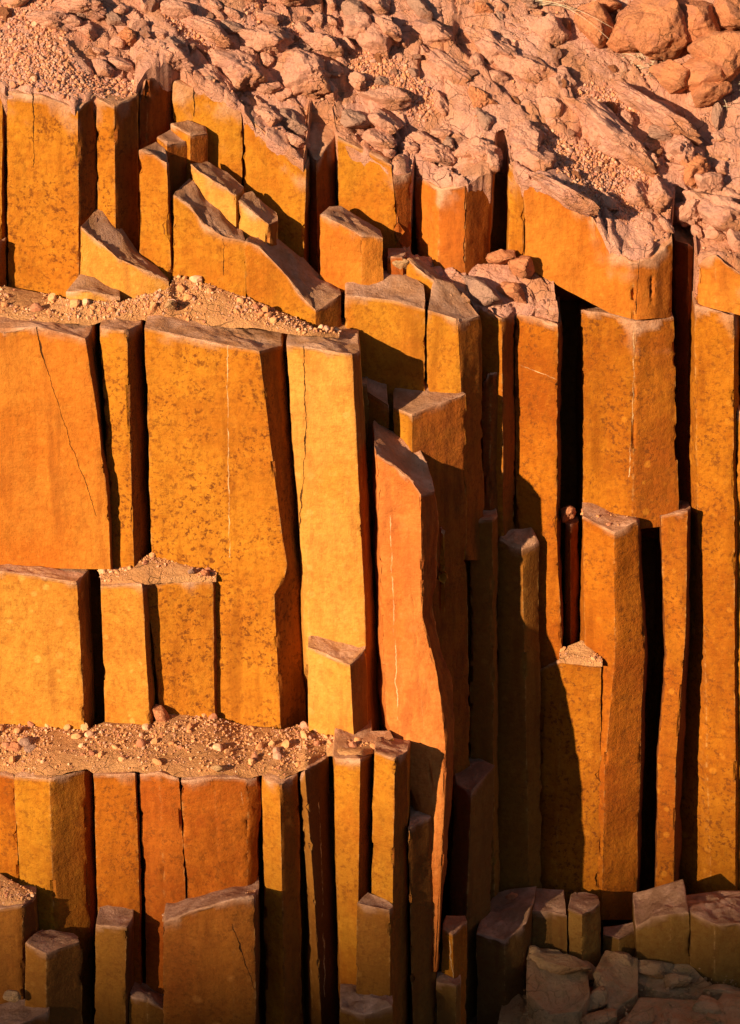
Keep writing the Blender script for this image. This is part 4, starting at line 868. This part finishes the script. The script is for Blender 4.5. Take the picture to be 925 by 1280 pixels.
# the little plank shaped stone lying on the orange column top
rc('small plank shaped orange stone lying on top of a column beside the leaning column', [(451, 924, .42), (455, 934, .36), (493, 922, .44)], [933, 943, 931], back=[(488, 912, .56), (462, 913, .56)], mat='orange', name='stone', cat='stone', group=G, caprough=.006)

# ------------------------------------------------------------------ dry grass
def straw_mat():
    M = NT('dry straw'); tc = M.n('TexCoord'); c = M.mix(M.ramp(M.noise(tc.outputs['Object'], 30, 3), .4, .6), (.62, .50, .34), (.45, .30, .16))
    M.l(c, M.b.inputs['Base Color']); M.b.inputs['Roughness'].default_value = .8; return M.m
M_STRAW = straw_mat()
def tube(pts, r0, r1, V, F, sides=5):
    pts = np.array(pts); n = len(pts); b0 = len(V)
    for i, p in enumerate(pts):
        t = pts[min(i + 1, n - 1)] - pts[max(i - 1, 0)]; t /= np.linalg.norm(t) + 1e-9
        a = np.cross(t, (0, 0, 1.)) if abs(t[2]) < .9 else np.cross(t, (1., 0, 0)); a /= np.linalg.norm(a); b = np.cross(t, a); r = r0 + (r1 - r0) * i / (n - 1)
        for k in range(sides):
            an = 2 * math.pi * k / sides; V.append(p + r * (a * math.cos(an) + b * math.sin(an)))
    for i in range(n - 1):
        for k in range(sides):
            F.append((b0 + i * sides + k, b0 + i * sides + (k + 1) % sides, b0 + (i + 1) * sides + (k + 1) % sides, b0 + (i + 1) * sides + k))
def straw(label, px, py, spread, count, length, direction=None, name='dry_grass'):
    c = on_slope(px, py); V = []; F = []
    for _ in range(count):
        st = c + np.array([rng.normal() * spread, rng.normal() * spread * .5, 0]); st[2] = float(tz(st[0], st[1])) + .01
        L_ = length * rng.uniform(.5, 1.1)
        d = np.array(direction if direction is not None else rng.normal(size=3)); d = d + rng.normal(size=3) * .25; d[2] = abs(d[2]) * .5 + .15; d /= np.linalg.norm(d)
        bend = rng.normal(size=3) * .25
        tube([st + d * L_ * t + bend * L_ * t * t - np.array([0, 0, .35 * L_ * t * t]) for t in np.linspace(0, 1, 7)], .0028, .001, V, F)
    o = mesh_obj(name, V, F, M_STRAW); tag(o, label, 'dry grass', None, 'thing')
straw('pale dry grass tuft in the hollow left of the oval reddish boulder', 806, 78, .10, 70, .13)
straw('long straw stalks lying across the rubble at the top, left of the boulder heap', 672, 8, .05, 5, .5, (1, -.6, -.1))
straw('thin grey twigs at the right edge below the boulder heap', 905, 128, .05, 7, .22, (.8, -.5, .1))

# ------------------------------------------------------------------ broken shards among the slabs at the cliff foot
G = 'angular shards among the slabs at the cliff foot'
for a in [('flat tan shard leaning on the largest split slab', 700, 1206, 64, 24, 12, .95), ('narrow shard wedged in the gap right of the largest split slab', 748, 1250, 34, 22, -30, .7), ('triangular shard in front of the dark cube shaped step', 726, 1212, 40, 22, 25, 1.02),
          ('pale shard lying flat under the rounded ochre brown block', 815, 1212, 56, 18, 4, 1.08), ('tan shard on the broad rough slab', 845, 1226, 44, 16, -8, .98), ('dark shard at the right photo edge below the peeling block', 908, 1246, 50, 24, 10, .86),
          ('thin pointed shard along the bottom edge under the notched slab', 752, 1276, 52, 20, -15, .5), ('small shard beside the round shouldered stump foot', 668, 1196, 26, 20, 40, 1.05), ('chunky shard between the two right hand slabs', 884, 1262, 40, 26, 20, .62),
          ('broken shard in the bottom corner gap left of the low slab', 800, 1276, 44, 24, -20, .5), ('small olive shard above the grey green corner slab', 925, 1262, 36, 20, 0, .7), ('upright shard leaning in the corner of the ochre brown step', 776, 1204, 30, 26, 55, 1.12)]:
    boulder(a[0], *a[1:6], mat=M_STEP, surf=a[6], group=G, level=4, sink=0, cat='stone shard', name='stone_shard', planes=8, noise=.05)
p_ = []; z_ = []
for _ in range(900):
    px, py = rng.uniform(655, 925), rng.uniform(1192, 1285); Y = 1.28 - (py - 1195) * .0105 + rng.normal() * .03
    p_.append(at(px, py, Y) - np.array([0, 0, .015])); z_.append(.005 + .02 * rng.beta(.9, 5))
V, F = stones(np.array(p_), np.array(z_)); o = mesh_obj('gravel', V, F, M_STEP, origin=np.zeros(3), smooth=False); tag(o, 'brown rock crumbs between the slabs at the foot of the right wall', 'gravel', None, 'stuff')
